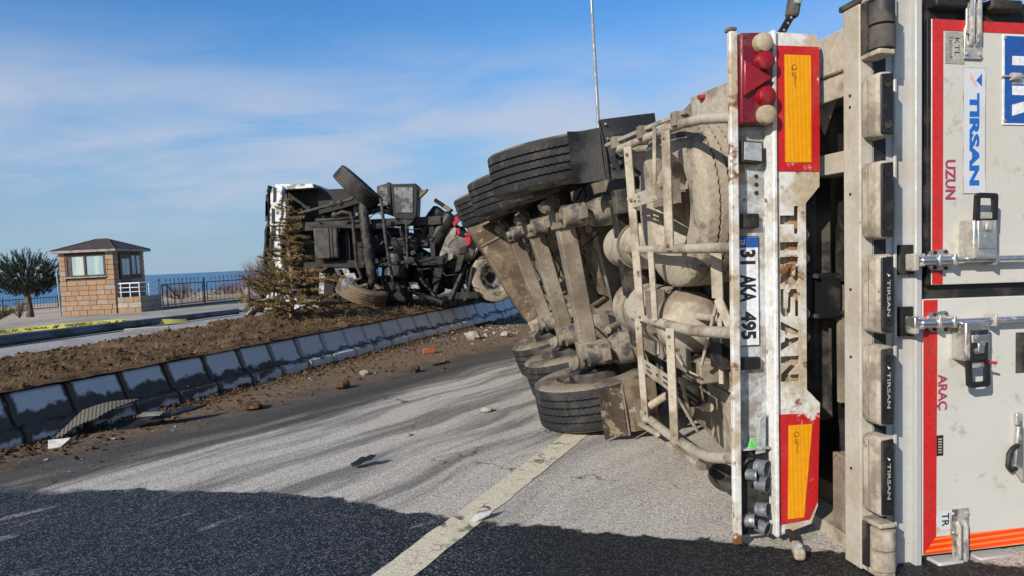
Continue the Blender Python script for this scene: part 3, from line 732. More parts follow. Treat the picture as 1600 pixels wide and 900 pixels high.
# --- mudflaps behind the rear axle
def flap(name, mat, b0, b1, z0, z1, a=2.06, bow=.0, th=.012):
    mb = MB(); n = 6; vs = []
    for i in range(n+1):
        for k in range(5):
            b = b0+(b1-b0)*i/n; z = z0+(z1-z0)*k/4
            vs.append(T(a+bow*math.sin(i/n*math.pi)+.012*math.sin(k*1.3+i), b, z))
    m_ = len(vs); off = [v+ua*th for v in vs]; fs = []
    for i in range(n):
        for k in range(4):
            q_ = (i*5+k, i*5+k+1, (i+1)*5+k+1, (i+1)*5+k); fs += [q_, tuple(m_+j for j in reversed(q_))]
    edge = [i*5 for i in range(n+1)]+[n*5+k for k in range(1, 5)]+[i*5+4 for i in range(n-1, -1, -1)]+[k for k in range(3, 0, -1)]
    for j in range(len(edge)):
        a_, b_ = edge[j], edge[(j+1) % len(edge)]; fs.append((a_, b_, m_+b_, m_+a_))
    mb.add(vs+off, fs); return mb.build(name, mat, TR, 0)
f1 = flap('mudflap', 'flap', -.235, .015, 1.955, 2.345, 2.05, .03)
f2 = flap('mudflap', 'flap', .02, .46, 1.945, 2.40, 2.03, -.03)
MB().tube([T(2.02, .012, 2.39), T(2.01, .03, 2.16), T(2.02, .03, 1.93)], .008, 8).build('fixing_strip', 'black', f2)
for z_ in (2.36, 2.25, 2.05, 1.97): MB().lathe([(.008, 0), (.008, .01)], T(2.0, .05, z_), -ua, 8).build('bolt', 'steel', f2)
MB().prism([T(1.982, b, z) for b, z in ((.088, 2.27), (.165, 2.275), (.165, 2.045), (.088, 2.04))], -ua*.006).build('name_panel', 'black', f2, .003)
for k, ch in enumerate('DOMAR'):
    lettering('lettering', ch, T(1.973, .103, 2.258-k*.044), axes(2)[2]*-.033, axes(2)[1]*.048, 'boxgrey', f2, .04)
f3 = flap('mudflap', 'mudspot', -.285, -.105, -.005, .375, 2.05, .02)
f4 = flap('mudflap', 'mudplate', -.095, .17, .02, .42, 2.03, -.02)
MB().tube([T(2.02, -.10, .40), T(2.02, -.095, .0)], .008, 8).build('fixing_strip', 'dust2', f4)
MB().prism([T(1.985, b, z) for b, z in ((-.03, .27), (.06, .28), (.06, .08), (-.03, .07))], -ua*.006).build('name_panel', 'dust2', f4, .003)

# --- spare wheel in its cage, air tanks
A1, B1, Z1 = axes(1.1)
SP_T = tyre_mesh('spare_tyre', .195, .53, .292, ['tyredust', 'tyredust'], 132, .0045)
wheel(TR, T(1.14, .295, 1.685), A1.copy(), Z1.copy(), -B1, SP_T, rim_mesh('spare_rim', .195, .292, 'dust', -1))
def capsule(name, mat, a0, a1, b, z, r):
    p0, p1 = T(a0, b, z), T(a1, b, z); L_ = (p1-p0).length
    pr = [(.001, 0)]+[(r*math.sin(R(t_)), r*.62*(1-math.cos(R(t_)))) for t_ in (15, 35, 55, 75, 90)]
    pr += [(r, L_*.36), (r*1.012, L_*.361), (r*1.012, L_*.37), (r, L_*.371)]
    pr += [(rr, L_-h) for rr, h in reversed(pr[:6])]
    return MB().lathe(pr, p0, p1-p0, 36, False).build(name, mat, TR, 0)
t1 = capsule('air_tank', 'dust', 1.72, 2.55, .20, 1.42, .172)
t2 = capsule('air_tank', 'dust', 1.05, 2.55, .22, .92, .205)
for t_, a, b, z, r in ((t1, 2.0, .20, 1.42, .178), (t2, 1.35, .22, .92, .212), (t2, 2.1, .22, .92, .212)):
    MB().lathe([(r, 0), (r+.004, 0), (r+.004, .045), (r, .045)], T(a, b, z), ua, 32, False).build('tank_band', 'dust2', t_)
tb('bracket', 'dust2', 1.28, 1.36, -.02, .10, .86, 1.14)

# --- cage of tubes and flat bars round the spare wheel
def cage(pts, r=.027, mat='dust'):
    # round off the corners
    P = [T(*p) for p in pts]; out = [P[0]]
    for i in range(1, len(P)-1):
        for u in (.25, .5, .75):
            q0 = P[i].lerp(P[i-1], .22); q1 = P[i].lerp(P[i+1], .22)
            out.append(q0.lerp(P[i], u).lerp(P[i].lerp(q1, u), u))
    out.append(P[-1]); return MB().tube(out, r, 14).build('guard_tube', mat, TR)
cage([(.05, .01, 2.02), (.36, 0, 2.075), (.62, 0, 2.10), (1.70, 0, 2.122), (1.80, .08, 2.122), (1.80, .42, 2.12)])
cage([(.05, 0, 1.40), (.6, 0, 1.405), (1.74, 0, 1.415), (1.84, .08, 1.41), (1.84, .40, 1.41)])
cage([(.05, .01, .985), (.35, 0, .965), (.60, 0, .945), (1.86, 0, .935), (1.96, .08, .935), (1.96, .36, .935)], .03)
cage([(.05, .01, .375), (.38, 0, .29), (.60, 0, .262), (1.15, 0, .225), (1.86, 0, .19), (1.96, .06, .20), (1.9, .22, .29), (1.15, .30, .36)], .03)
cage([(.70, .26, .985), (1.2, .22, .965), (1.86, .1, .95)], .024)
def bar(p0, p1, w_=.027, t_=.008, mat='dust', name='flat_bar'):
    P, Q = T(*p0), T(*p1); d_ = (Q-P).normalized(); A, B, Z = axes(p0[0])
    n_ = (ua*-.6+B*-.8).normalized(); sd = d_.cross(n_).normalized(); n_ = sd.cross(d_)
    return MB().obox((P+Q)/2, (Q-P)/2, sd*w_, n_*t_).build(name, mat, TR, .003)
bar((1.40, -.03, 2.10), (1.46, -.03, .93), .030)
bar((.77, -.03, 2.09), (.80, -.03, 1.40), .028)
bar((.92, -.035, 2.14), (.99, -.035, 1.72), .012, .004, name='strap')
bar((1.13, -.03, 1.40), (1.14, -.03, .96), .020)
bar((1.52, -.035, .94), (1.62, -.035, .20), .026)
bar((.845, -.035, .94), (.865, -.035, .24), .027)
bar((.50, .12, 1.42), (.56, .15, 1.12), .034); bar((.56, .15, 1.12), (.30, .16, .84), .026)
bar((.56, .15, 1.12), (.86, .16, .70), .009)
bar((.64, .2, 1.3), (.66, .2, .62), .014, .014)
bar((.95, .05, .62), (1.25, .2, .25), .012, .006); bar((1.05, .02, .55), (1.2, .22, .2), .010, .006)
bar((1.9, .0, 2.19), (.58, .0, 2.155), .012, .012, name='crossbar')
bar((2.1, -.0, .06), (1.42, 0, .15), .014, .014, name='crossbar'); bar((1.14, 0, .165), (.56, 0, .20), .014, .014, name='crossbar')
MB().lathe([(.022, 0), (.022, .05)], T(.56, 0, .20), -ua, 14).build('end_bolt', 'dust2', TR)
for a, z in ((1.66, 2.17), (1.16, 2.15), (.64, 2.13)): tb('tube_clamp', 'dust2', a-.03, a+.03, -.045, .045, z-.04, z+.04)
for (a0, a1, z0, z1, holes) in ((.80, 1.42, 1.715, 1.80, 1), (.865, 1.55, .545, .64, 2)):
    A, B, Z = axes(1.1)
    out = [(0, 0), (a1-a0, 0), (a1-a0, z1-z0), (0, z1-z0)]; L_ = a1-a0; hh = z1-z0
    hs = [[(L_*x0, hh*y0), (L_*x1, hh*y0), (L_*x1, hh*y1), (L_*x0, hh*y1)] for x0, x1, y0, y1 in (((.72, .82, .55, .75), (.72, .82, .22, .40), (.86, .96, .35, .52)) if holes == 1 else ((.1, .32, .58, .76), (.1, .32, .22, .4), (.45, .55, .35, .6), (.66, .9, .58, .76), (.66, .9, .22, .40)))]
    vs, fs = holed_plate(out, hs, .008); mb = MB(); o_ = T(a0, -.02, z0); s_ = (T(a1, -.02, z0+(.02 if holes == 2 else -.02))-o_).normalized()
    mb.add([o_+s_*v.x+Z*v.y-B*(v.z+.008) for v in vs], fs); mb.build('slotted_plate', 'dust', TR, 0)
for a, z in ((1.40, 2.05), (1.41, 1.75), (1.46, .96), (.78, 2.05), (.80, 1.43), (1.53, .88), (1.60, .27), (.85, .89), (.865, .30), (1.45, 1.76), (.86, 1.78)):
    MB().lathe([(.012, 0), (.012, .012), (.007, .013), (.007, .02)], T(a, -.038, z), -BB*.8-ua*.6, 6).build('bolt', 'dust2', TR)
# valves, boxes and other pieces under the frame
for (a0, a1, b0, b1, z0, z1, mt) in ((1.2, 1.5, .10, .26, .36, .50, 'black'), (.95, 1.25, .18, .34, .56, .70, 'dust2'), (.62, .78, .18, .40, .70, .92, 'black'), (1.9, 2.02, .02, .2, 1.68, 1.86, 'blackd'), (.30, .52, .28, .45, 1.2, 1.5, 'blackd'), (2.2, 2.5, .2, .34, 1.0, 1.22, 'dust2')):
    tb('valve_box', mt, a0, a1, b0, b1, z0, z1, bevel=.012)
for k in range(7):
    random.seed(70+k); a = random.uniform(.9, 2.3); z = random.uniform(.35, 1.1); pts = [T(a+.10*math.sin(j*.9+k), .06+.03*j, z+.06*j*(1 if k % 2 else -1)+.05*math.cos(j+k)) for j in range(7)]
    MB().tube(pts, .006+.004*(k % 2), 6).build('air_hose', 'dust' if k % 3 else 'black', TR)
# small side lamp on the body rail
MB().lathe([(.028, 0), (.036, .01), (.036, .025), (.012, .03)], T(1.28, .47, 2.36), ZZ, 14).build('marker_lamp', 'redpaint', TR)

# --- lamp bar
bp = MB(); bp.mbox(T, -.02, .012, -.045, -.004, -.02, 2.405, 1, 1); BAR = bp.build('lamp_bar', 'whiterust', TR, .006)
tb('bar_web', 'web', .05, .075, -.004, .165, -.015, 2.40, BAR, bevel=0)
tb('bar_ridge', 'white', -.03, .12, .166, .188, .0, 2.415, BAR, bevel=.006)
tb('bar_cap', 'dust2', -.022, .03, -.048, -.008, 2.406, 2.425, BAR, bevel=.006)
outer = [(.19, .0), (.365, .045), (.40, .13), (.415, .635), (.345, .705), (.345, 1.605), (.418, 1.685), (.42, 2.36), (.405, 2.405), (.19, 2.41)]
LET = {
 'T': [[(0, 1), (0, .74), (.34, .74), (.34, 0), (.66, 0), (.66, .74), (1, .74), (1, 1)]],
 'I': [[(.24, 0), (.76, 0), (.76, 1), (.24, 1)]],
 'R': [[(0, 0), (.26, 0), (.26, 1), (0, 1)], [(.34, 1), (.82, 1), (1, .88), (1, .60), (.84, .45), (1, 0), (.70, 0), (.52, .42), (.34, .42), (.34, .62), (.66, .62), (.72, .70), (.66, .79), (.34, .79)]],
 'S': [[(0, 0), (.82, 0), (1, .14), (1, .46), (.85, .58), (.30, .62), (.30, .77), (1, .77), (1, 1), (.18, 1), (0, .86), (0, .55), (.15, .42), (.70, .38), (.70, .23), (0, .23)]],
 'A': [[(0, 0), (.27, 0), (.34, .22), (.45, .22), (.45, .42), (.40, .44), (.45, .70), (.45, 1), (.34, 1)], [(1, 0), (.73, 0), (.66, .22), (.55, .22), (.55, .42), (.60, .44), (.55, .70), (.55, 1), (.66, 1)]],
 'N': [[(0, 0), (.27, 0), (.27, .58), (.70, 0), (1, 0), (1, 1), (.73, 1), (.73, .42), (.30, 1), (0, 1)]]}
holes = []
zt = 1.592; cells = [('T', .150), ('I', .085), ('R', .150), ('S', .150), ('A', .165), ('N', .140)]
for ch, wd_ in cells:
    for poly in LET[ch]: holes.append([(.208+y*.10, zt-x*wd_*.88) for x, y in poly])
    zt -= wd_+.004
vs, fs = holed_plate(outer, holes, .012); mb = MB(); o_ = T(-.006, 0, 0)
mb.add([o_+BB*v.x+ZZ*v.y+ua*v.z for v in vs], fs); mb.build('cutout_plate', 'whiterust', BAR, 0, smooth=0)
tb('bar_flange', 'rustplate', .02, .035, .272, .343, .70, 1.61, BAR, bevel=.002)
tb('bar_backing', 'dust', .030, .042, .19, .285, .66, 1.63, BAR, bevel=0)
for z_ in (1.455, 1.34, 1.07, .955): MB().lathe([(.034, 0), (.034, .012)], T(.03, .347, z_), -ua, 20).build('lit_hole_disc', 'dust', BAR)  # beige discs added to show the lit surface behind round holes
for (z0, z1, dz) in ((1.757, 2.347, 0), (.055, .592, 0)):
    lowp = z0 < 1
    pl = [(.193, z0), (.418, z0), (.418, z1), (.193, z1)] if not lowp else [(.193, z0), (.352, z0+.012), (.398, z0+.10), (.411, z1-.004), (.193, z1)]
    rp = rear_poly('reflector_plate', 'platered', pl, -.0125, -.016)
    pl2 = [(.235, z0+.042), (.372, z0+.042), (.372, z1-.042), (.235, z1-.042)] if not lowp else [(.236, z0+.025), (.322, z0+.027), (.370, z1-.055), (.243, z1-.055)]
    mb = MB(); mb.prism([T(-.0165, b, z) for b, z in pl2], -ua*.002); am = mb.build('amber_panel', 'amber', rp)
    zc = z1-.10
    lettering('lettering', '(E) 70R', T(-.0192, .268, zc), ZZ*-.045, BB*.014, 'ink', rp, .0); lettering('lettering', 'reflector', T(-.0192, .284, zc-.025), ZZ*-.07, BB*.012, 'ink', rp, .0)
    MB().lathe([(.013, 0), (.013, .0005)], T(-.0192, .284, zc), -ua, 16).build('mark_ring', 'ink', rp)
    MB().lathe([(.010, 0), (.010, .0005)], T(-.0200, .284, zc), -ua, 16).build('mark_ring', 'amber', rp)
# upper rear lamp: housing, round lenses and the triangle
lamp = rear_poly('tail_lamp', 'redlens', [(-.001, 1.972), (.150, 1.975), (.160, 1.99), (.160, 2.385), (.150, 2.402), (.002, 2.395)], .05, -.035, bevel=.012)
for (b, z, mt) in ((.105, 2.345, 'beigelens'), (.113, 2.262, 'redlens2'), (.118, 2.100, 'redlens2'), (.120, 2.014, 'beigelens')):
    mb = MB(); mb.lathe([(.046, 0), (.046, .020), (.042, .034), (.026, .044), (.001, .047)], T(-.035, b, z), -ua, 28); mb.build('lens', mt, lamp)
MB().prism([T(-.035, b, z) for b, z in ((.008, 2.265), (.008, 2.098), (.150, 2.185))], -ua*.022).build('triangle_reflector', 'redlens2', lamp, .006)
for z_ in (2.37, 2.0): MB().lathe([(.004, 0), (.004, .003)], T(-.0355, .02, z_), -ua, 8).build('screw', 'ink', lamp)
wl_ = rear_poly('work_lamp', 'black', [(.022, 1.802), (.128, 1.794), (.136, 1.805), (.132, 1.897), (.03, 1.905), (.02, 1.895)], .05, .0, bevel=.006)
rear_poly('lens', 'glasslens', [(.030, 1.812), (.122, 1.804), (.122, 1.890), (.032, 1.896)], -.001, -.006, wl_, .003)
for z0, z1 in ((1.49, 1.56), (.81, .87)):
    rear_rect('plate_lamp', 'black', .008, .118, z0, z1, .05, .015, TR, .008)
for z_ in (1.74, 1.70, 1.66, .64, .615, .585): MB().lathe([(.010, 0), (.010, .004)], T(.049, .12, z_), -ua, 10).build('bar_hole', 'ink' if z_ > 1 else 'steel', BAR)
tb('rust_patch', 'rustplate', .046, .049, .002, .06, 1.70, 1.80, BAR, bevel=0)
# number plate
npl = rear_rect('number_plate', 'ink', .010, .126, .922, 1.452, .047, .040, TR, .003)
rear_rect('plate_face', 'plate', .015, .121, .927, 1.447, .0395, .0385, npl)
rear_rect('country_band', 'blue', .0155, .1205, 1.398, 1.4465, .0382, .0376, npl)
rear_text('lettering', 'TR', .026, .052, 1.438, 1.408, .037, 'whitetxt', npl, .02)
for s_, z0, z1 in (('31', 1.388, 1.318), ('AKA', 1.268, 1.136), ('495', 1.090, .955)):
    rear_text('lettering', s_, .026, .108, z0, z1, .0378, 'ink', npl, .045)
# broken lower rear lamp
bl = rear_poly('broken_lamp', 'black', [(.002, .005), (.158, .005), (.160, .42), (.004, .42)], .05, .03, bevel=.004)
for (b, z, r, tl) in ((.108, .335, .042, .1), (.112, .258, .042, .1), (.058, .30, .030, .5), (.110, .125, .036, .5), (.045, .075, .034, .7), (.112, .050, .034, -.3)):
    d_ = (-ua*.75+BB*(.55+tl*.3)+ZZ*(tl-.2)*.3).normalized()
    mb = MB(); mb.lathe([(r*.55, .0), (r*.92, .008), (r*.96, .055), (r*1.04, .058), (r*1.04, .064), (r*.90, .064), (r*.84, .050), (r*.55, .022), (.001, .018)], T(.035, b-.02, z), d_, 24, False); mb.build('reflector_bowl', 'mirror', bl)
for k in range(10):
    random.seed(90+k); b = random.uniform(.01, .14); z = random.uniform(.02, .45); l_ = random.uniform(.02, .06)
    X = (BB*random.uniform(-1, 1)+ZZ*random.uniform(-1, 1)).normalized()*l_; Y = (ua*random.uniform(-1, 1)+ZZ*random.uniform(-.5, .5)).normalized()*l_*.4
    MB().obox(T(.02, b, z), X*.5, Y*.5, X.cross(Y).normalized()*.0015).build('lamp_fragment', 'mirror' if k % 2 else 'blackd', bl)
MB().prism([T(.02, b, z) for b, z in ((.085, .40), (.135, .405), (.14, .60), (.105, .575))], -ua*.012).build('lens_remnant', 'glasslens', bl, .003)
MB().prism([T(.022, b, z) for b, z in ((.045, .43), (.13, .415), (.135, .475), (.06, .48))], -ua*.010).build('circuit_scrap', 'chip', bl, .003)
tb('lamp_shelf', 'web', -.0, .05, .0, .16, .425, .432, bl, bevel=0)
# marker lamps on rubber stalks, up and down
for (pts, ez) in (([(.06, .245, 2.40), (.07, .285, 2.45), (.09, .325, 2.50), (.10, .352, 2.535)], 1),):
    mb = MB(); P = [T(*p) for p in pts]
    for p_, q_ in zip(P, P[1:]):
        d_ = (q_-p_); sd = d_.normalized().cross(ua).normalized(); mb.obox((p_+q_)/2, d_*.54, sd*.017, ua*.010)
    st = mb.build('marker_stalk', 'black', TR, .003)
    for u in (.3, .55, .8):
        i_ = min(len(P)-2, int(u*(len(P)-1))); c = P[i_].lerp(P[i_+1], u*(len(P)-1)-i_); MB().lathe([(.007, 0), (.007, .022)], c+ua*.011, -ua, 10).build('stalk_hole', 'dust', st)
    e = P[-1]; d_ = (P[-1]-P[-2]).normalized()*.3+ZZ*ez*.5
    mb = MB(); mb.obox(e+d_.normalized()*.045, d_.normalized()*.062, d_.normalized().cross(ua)*.027, ua*.032); mb.build('marker_lamp', 'blackd', st, .016)
    MB().lathe([(.020, 0), (.018, .012), (.001, .018)], e+d_.normalized()*.06-ua*.032, -ua, 18).build('lens', 'glasslens', st)

P = [T(.03, .235, .03), T(-.04, .238, .01), T(-.10, .218, -.005), T(-.15, .198, -.012)]
mb = MB()
for p_, q_ in zip(P, P[1:]):
    d_ = q_-p_; mb.obox((p_+q_)/2, d_*.54, BB*.015, ZZ*.012)
st = mb.build('marker_stalk', 'black', TR, .003)
d_ = (P[-1]-P[-2]).normalized(); mb = MB(); mb.obox(P[-1]+d_*.03+ZZ*.012, d_*.052, d_.cross(ZZ)*.026, ZZ*.026); mb.build('marker_lamp', 'buffer', st, .016)
MB().lathe([(.018, 0), (.016, .012), (.001, .018)], P[-1]+d_*.045+ZZ*.036, ZZ+d_*.4, 16).build('lens', 'glasslens', st)
# --- between lamp bar and rear sill
mb = MB(); mb.mbox(T, .16, .28, .50, .60, .50, 2.02, 1, 3); mb.build('black_channel', 'blackd', TR, .012)
cb = tb('clamp_box', 'black', .08, .22, .42, .60, 1.03, 1.26, bevel=.012)
for b, z in ((.44, 1.25), (.58, 1.24), (.44, 1.05), (.60, 1.06)): MB().lathe([(.012, 0), (.012, .03)], T(.08, b, z), -ua, 8).build('bolt', 'blackd', cb)
MB().tube([T(.12, .36, 1.0), T(.10, .39, .9), T(.12, .40, .8), T(.16, .40, .68)], .008, 6).build('cable', 'black', TR)
tb('cavity_shade', 'black', -.22, .9, .665, .676, .1, 2.1, bevel=0)  # black sheet whose colour stands for the shade deep in the cavity
tb('cavity_strip', 'dust2', .10, .13, .60, .66, .6, 1.2, bevel=0)
bar((-.17, .50, 2.42), (.26, .56, 1.88), .034, .006, name='diagonal_brace')
tb('cross_strut', 'sill', -.22, .1, .50, .60, 2.19, 2.245); tb('cross_strut', 'sill', -.22, .25, .48, .62, 1.74, 1.84)
tb('lower_bracket', 'dust2', -.22, -.10, .46, .62, .39, .42)
mb = MB()
for b, z0, z1 in ((.42, .08, .42), (.50, .06, .42)): mb.mbox(T, -.24, -.10, b, b+.03, z0, z1)
mb.build('lower_bracket', 'dust2', TR, .004)
tb('lower_beam', 'dust', -.32, .35, .46, .62, -.045, .02); MB().lathe([(.02, 0), (.02, .04)], T(-.1, .46, .22), -ua, 12).build('bolt', 'dust2', TR)
mb = MB(); mb.tube([T(-.12, .44, .20), T(-.10, .43, .12), T(-.15, .46, .05)], .014, 8); mb.build('bent_hook', 'dust2', TR)

# --- rear sill with rubber buffers
SILL = tb('rear_sill', 'sill', -.36, -.25, .375, .44, -.035, 2.43, nz=2, bevel=.006)
tb('sill_cap', 'blackd', -.37, -.23, .368, .41, 2.43, 2.455, SILL)
for z_ in (2.05, 2.0, 1.62, 1.2, .9, .4): MB().lathe([(.006, 0), (.006, .004)], T(-.3, .374, z_), -BB, 8).build('rivet', 'ink', SILL)
tb('sill_channel', 'alu', -.36, -.33, .442, .548, -.05, 2.47, bevel=.003)
tb('sill_recess', 'alu', -.345, -.33, .55, .629, -.05, 2.47, bevel=0)
tb('sill_ridge', 'alu', -.385, -.33, .630, .664, -.055, 2.47, bevel=.006)
tb('sill_ridge', 'alu', -.372, -.36, .535, .548, -.05, 2.47, bevel=.003)
tb('buffer_shade', 'black', -.3625, -.3605, .441, .500, -.03, 2.43, bevel=0)  # black strip added for the shade between the buffers
buf = [(1.845, 2.113, 0), (1.419, 1.744, 0), (1.017, 1.350, 1), (.624, .963, 1), (.233, .575, 1)]
for z0, z1, txt in buf:
    random.seed(int(z0*100)); dz = random.uniform(-.004, .004)
    b_ = rear_poly('buffer', 'buffer', [(.380, z0+.02), (.394, z0), (.449, z0-.004), (.457, z0+.01), (.457, z1-.01), (.449, z1+.004), (.394, z1), (.380, z1-.02)], -.361, -.465, bevel=.012)
    MB().prism([T(-.465, b, z) for b, z in ((.392, z0+.012), (.448, z0+.006), (.448, z1-.006), (.392, z1-.012))], -ua*.010).build('buffer_face', 'black', b_, .004)
    for z_ in (z0+.05, z1-.05):
        mb = MB(); mb.lathe([(.017, 0), (.019, .004), (.011, .004), (.010, .0005), (.001, .0005)], T(-.475, .42, z_), -ua, 16, False); mb.build('bolt_hole', 'ink' if txt else 'greyd', b_)
    rear_rect('buffer_seam', 'dust2', .3788, .3805, z0+.02, z1-.02, -.405, -.409, b_)
    if txt:
        zc = (z0+z1)/2; rear_rect('name_plate', 'ink', .407, .436, zc-.10, zc+.10, -.475, -.4765, b_)
        rear_text('lettering', 'TIRSAN', .414, .430, zc+.062, zc-.092, -.4775, 'paper', b_, .02)
        MB().prism([T(-.4768, b, z) for b, z in ((.414, zc+.088), (.430, zc+.080), (.422, zc+.074))], -ua*.0008).build('emblem', 'whitetxt', b_)
for z0, z1 in ((2.185, 2.44), (-.03, .205)):
    rb_ = rear_poly('roller_buffer', 'buffer', [(.380, z0), (.457, z0-.004), (.457, z0+.022), (.380, z0+.022)], -.361, -.475, bevel=.006)
    rear_poly('roller_bracket', 'buffer', [(.380, z1-.02), (.457, z1-.02), (.457, z1), (.380, z1)], -.361, -.475, rb_, .006)
    rear_rect('roller_back', 'greyd', .380, .388, z0+.02, z1-.02, -.361, -.40, rb_)
    for k in range(2):
        za = z0+.024+(z1-z0-.05)*k/2; zb = za+(z1-z0-.056)/2
        MB().lathe([(.04, 0), (.050, .004), (.050, zb-za-.004), (.04, zb-za)], T(-.437, .424, za), ZZ, 28).build('roller', 'blackd' if z0 > 1 else 'buffer', rb_)

# --- rear doors
tb('door_seal', 'black', -.379, -.345, .692, .7125, 1.212, 2.372, bevel=.002)
tb('door_gasket', 'black', -.3449, -.33, .664, 3.2, -.055, 2.47, bevel=0)
DOOR = []
for z0, z1, bl_ in ((1.212, 2.372, .713), (.005, 1.150, .668)):
    d_ = tb('rear_door', 'door', -.38, -.345, bl_, 3.2, z0, z1, bevel=.004); DOOR.append(d_)
UD, LD = DOOR
def tape(poly, mat, door): return rear_poly('reflective_tape', mat, poly, -.381, -.3822, door)
tape([(.715, 1.215), (.768, 1.215), (.770, 2.322), (.715, 2.370)], 'tape', UD)
tape([(.716, 2.370), (.771, 2.3225), (3.19, 2.3225), (3.19, 2.370)], 'tape', UD)
tape([(.671, 1.147), (.742, 1.147), (.736, .086), (.671, .012)], 'tape', LD)
tape([(.672, .010), (3.19, .010), (3.19, .0855), (.737, .0855)], 'tapelow', LD)
def stick(name, mat, b0, b1, z0, z1, door, a=-.3812, th=.0012): return rear_rect(name, mat, b0, b1, z0, z1, a, a-th, door)
k_ = stick('round_seal_sticker', 'paper2', .780, .877, 2.180, 2.318, UD)
MB().prism([T(-.3826, .835+.034*math.cos(t_), 2.250+.058*math.sin(t_)) for t_ in [i*math.pi/14 for i in range(28)]], -ua*.0006).build('round_seal_sticker', 'paper', UD)
rear_text('lettering', 'KTL', .826, .850, 2.292, 2.212, -.3836, 'ink', UD, .0); rear_text('lettering', 'Techniek', .800, .818, 2.300, 2.200, -.3836, 'ink', UD, -.005)
stick('name_sticker', 'stick', .872, .984, 1.614, 2.165, UD)
for b0, b1, z0, z1 in ((.870, .873, 1.612, 2.167), (.983, .986, 1.612, 2.167), (.870, .986, 2.164, 2.167), (.870, .986, 1.612, 1.615)): rear_rect('sticker_edge', 'ink' if 0 else 'web', b0, b1, z0, z1, -.3826, -.3832, UD)
rear_text('lettering', 'TIRSAN', .902, .954, 2.055, 1.648, -.383, 'bluetxt', UD, .055)
MB().prism([T(-.3826, b, z) for b, z in ((.936, 2.110), (.966, 2.085), (.966, 2.142))], -ua*.0006).build('emblem', 'bluetxt', UD)
MB().prism([T(-.3826, b, z) for b, z in ((.906, 2.148), (.945, 2.085), (.935, 2.082), (.904, 2.120))], -ua*.0006).build('emblem', 'salmon', UD)
rear_text('lettering', 'UZUN', .780, .832, 1.762, 1.588, -.3826, 'maroon', UD, .03)
rear_text('lettering', 'ARAÇ', .735, .792, .815, .655, -.3826, 'maroon', LD, .03)
tp = stick('transit_plate', 'whitetxt', 1.072, 1.66, 1.918, 2.318, UD, -.3815, .004)
rear_rect('plate_face', 'blue', 1.080, 1.652, 1.926, 2.310, -.386, -.3868, UD)
rear_text('lettering', 'TIR', 1.118, 1.52, 2.268, 1.957, -.3874, 'whitetxt', UD, .055)
cs = MB().lathe([(.016, 0), (.018, .004), (.018, .045), (.014, .05)], T(-.395, 1.105, 2.128), BB, 14).build('cable_seal', 'steel', UD)
MB().tube([T(-.392, 1.06, 2.13), T(-.395, 1.12, 2.13), T(-.392, 1.3, 2.132), T(-.39, 1.62, 2.15)], .004, 6).build('seal_wire', 'steel', cs) if 0 else MB().tube([T(-.392, 1.06, 2.13), T(-.395, 1.12, 2.13), T(-.392, 1.3, 2.132), T(-.39, 1.62, 2.15)], .004, 6).build('seal_wire', 'steel', UD)
for b, z in ((1.080, 2.30), (1.080, 2.13), (1.080, 1.935)): MB().lathe([(.007, 0), (.006, .006)], T(-.386, b, z), -ua, 10).build('rivet', 'steel', UD)
rs = stick('small_label', 'ink', .738, .772, .450, .542, LD)
for k in range(6): rear_rect('lettering', 'paper', .746, .765, .462+k*.012, .468+k*.012, -.3826, -.383, LD)
MB().prism([T(-.3814, .783+.050*math.cos(t_), .158+.052*math.sin(t_)) for t_ in [i*math.pi/16 for i in range(32)]], -ua*.0008).build('round_sticker', 'salmon', LD)
MB().prism([T(-.3824, .783+.046*math.cos(t_), .158+.048*math.sin(t_)) for t_ in [i*math.pi/16 for i in range(32)]], -ua*.0008).build('round_sticker', 'stick', LD)
rear_text('lettering', 'TR', .765, .802, .190, .128, -.3836, 'ink', LD, .02)
stick('black_label', 'greyd', 1.150, 1.30, .80, .985, LD)

# hinges: pressed steel straps
for (b0, b1, zi, zo, door) in ((.868, .958, 2.200, 2.47, UD), (.806, .897, .205, -.045, LD), (1.75, 1.84, 2.2, 2.47, UD), (1.72, 1.81, .205, -.045, LD)):
    sg = 1 if zo > zi else -1; L_ = abs(zo-zi); bm_ = (b0+b1)/2; hw = (b1-b0)/2
    mb = MB(); mb.prism([T(-.382, b, z) for b, z in ((b0, zi), (b1, zi), (b1, zi+sg*L_*.45), (bm_+hw*.8, zi+sg*L_*.55), (bm_+hw*.8, zo), (bm_-hw*.8, zo), (bm_-hw*.8, zi+sg*L_*.55), (b0, zi+sg*L_*.45))], -ua*.010)
    hg = mb.build('hinge', 'steel', door, .003)
    mb = MB()
    for sb in (-.4, .4): mb.tube([T(-.392, bm_+hw*sb, zi+sg*L_*.22), T(-.404, bm_+hw*sb, zi+sg*L_*.30), T(-.404, bm_+hw*sb, zo)], .011, 8)
    mb.build('hinge_rib', 'steel', door)
    for sb in (-.7, .7):
        for u in (.08, .42): MB().lathe([(.009, 0), (.008, .008)], T(-.392, bm_+hw*sb, zi+sg*L_*u), -ua, 8).build('bolt', 'steel', door)
    MB().tube([T(-.40, b0-.01, zo), T(-.40, b1+.01, zo)], .018, 12).build('hinge_pin', 'steel', door)
for b0, b1 in ((.72, .85), (.93, 1.12), (1.2, 1.5)):
    tb('hinge_block', 'alu', -.42, -.33, b0, b1, -.052, -.018, bevel=.008)
for b0 in (.72, 1.0, 1.25): tb('hinge_block', 'greyd', -.40, -.33, b0, b0+.16, 2.42, 2.465, bevel=.008)
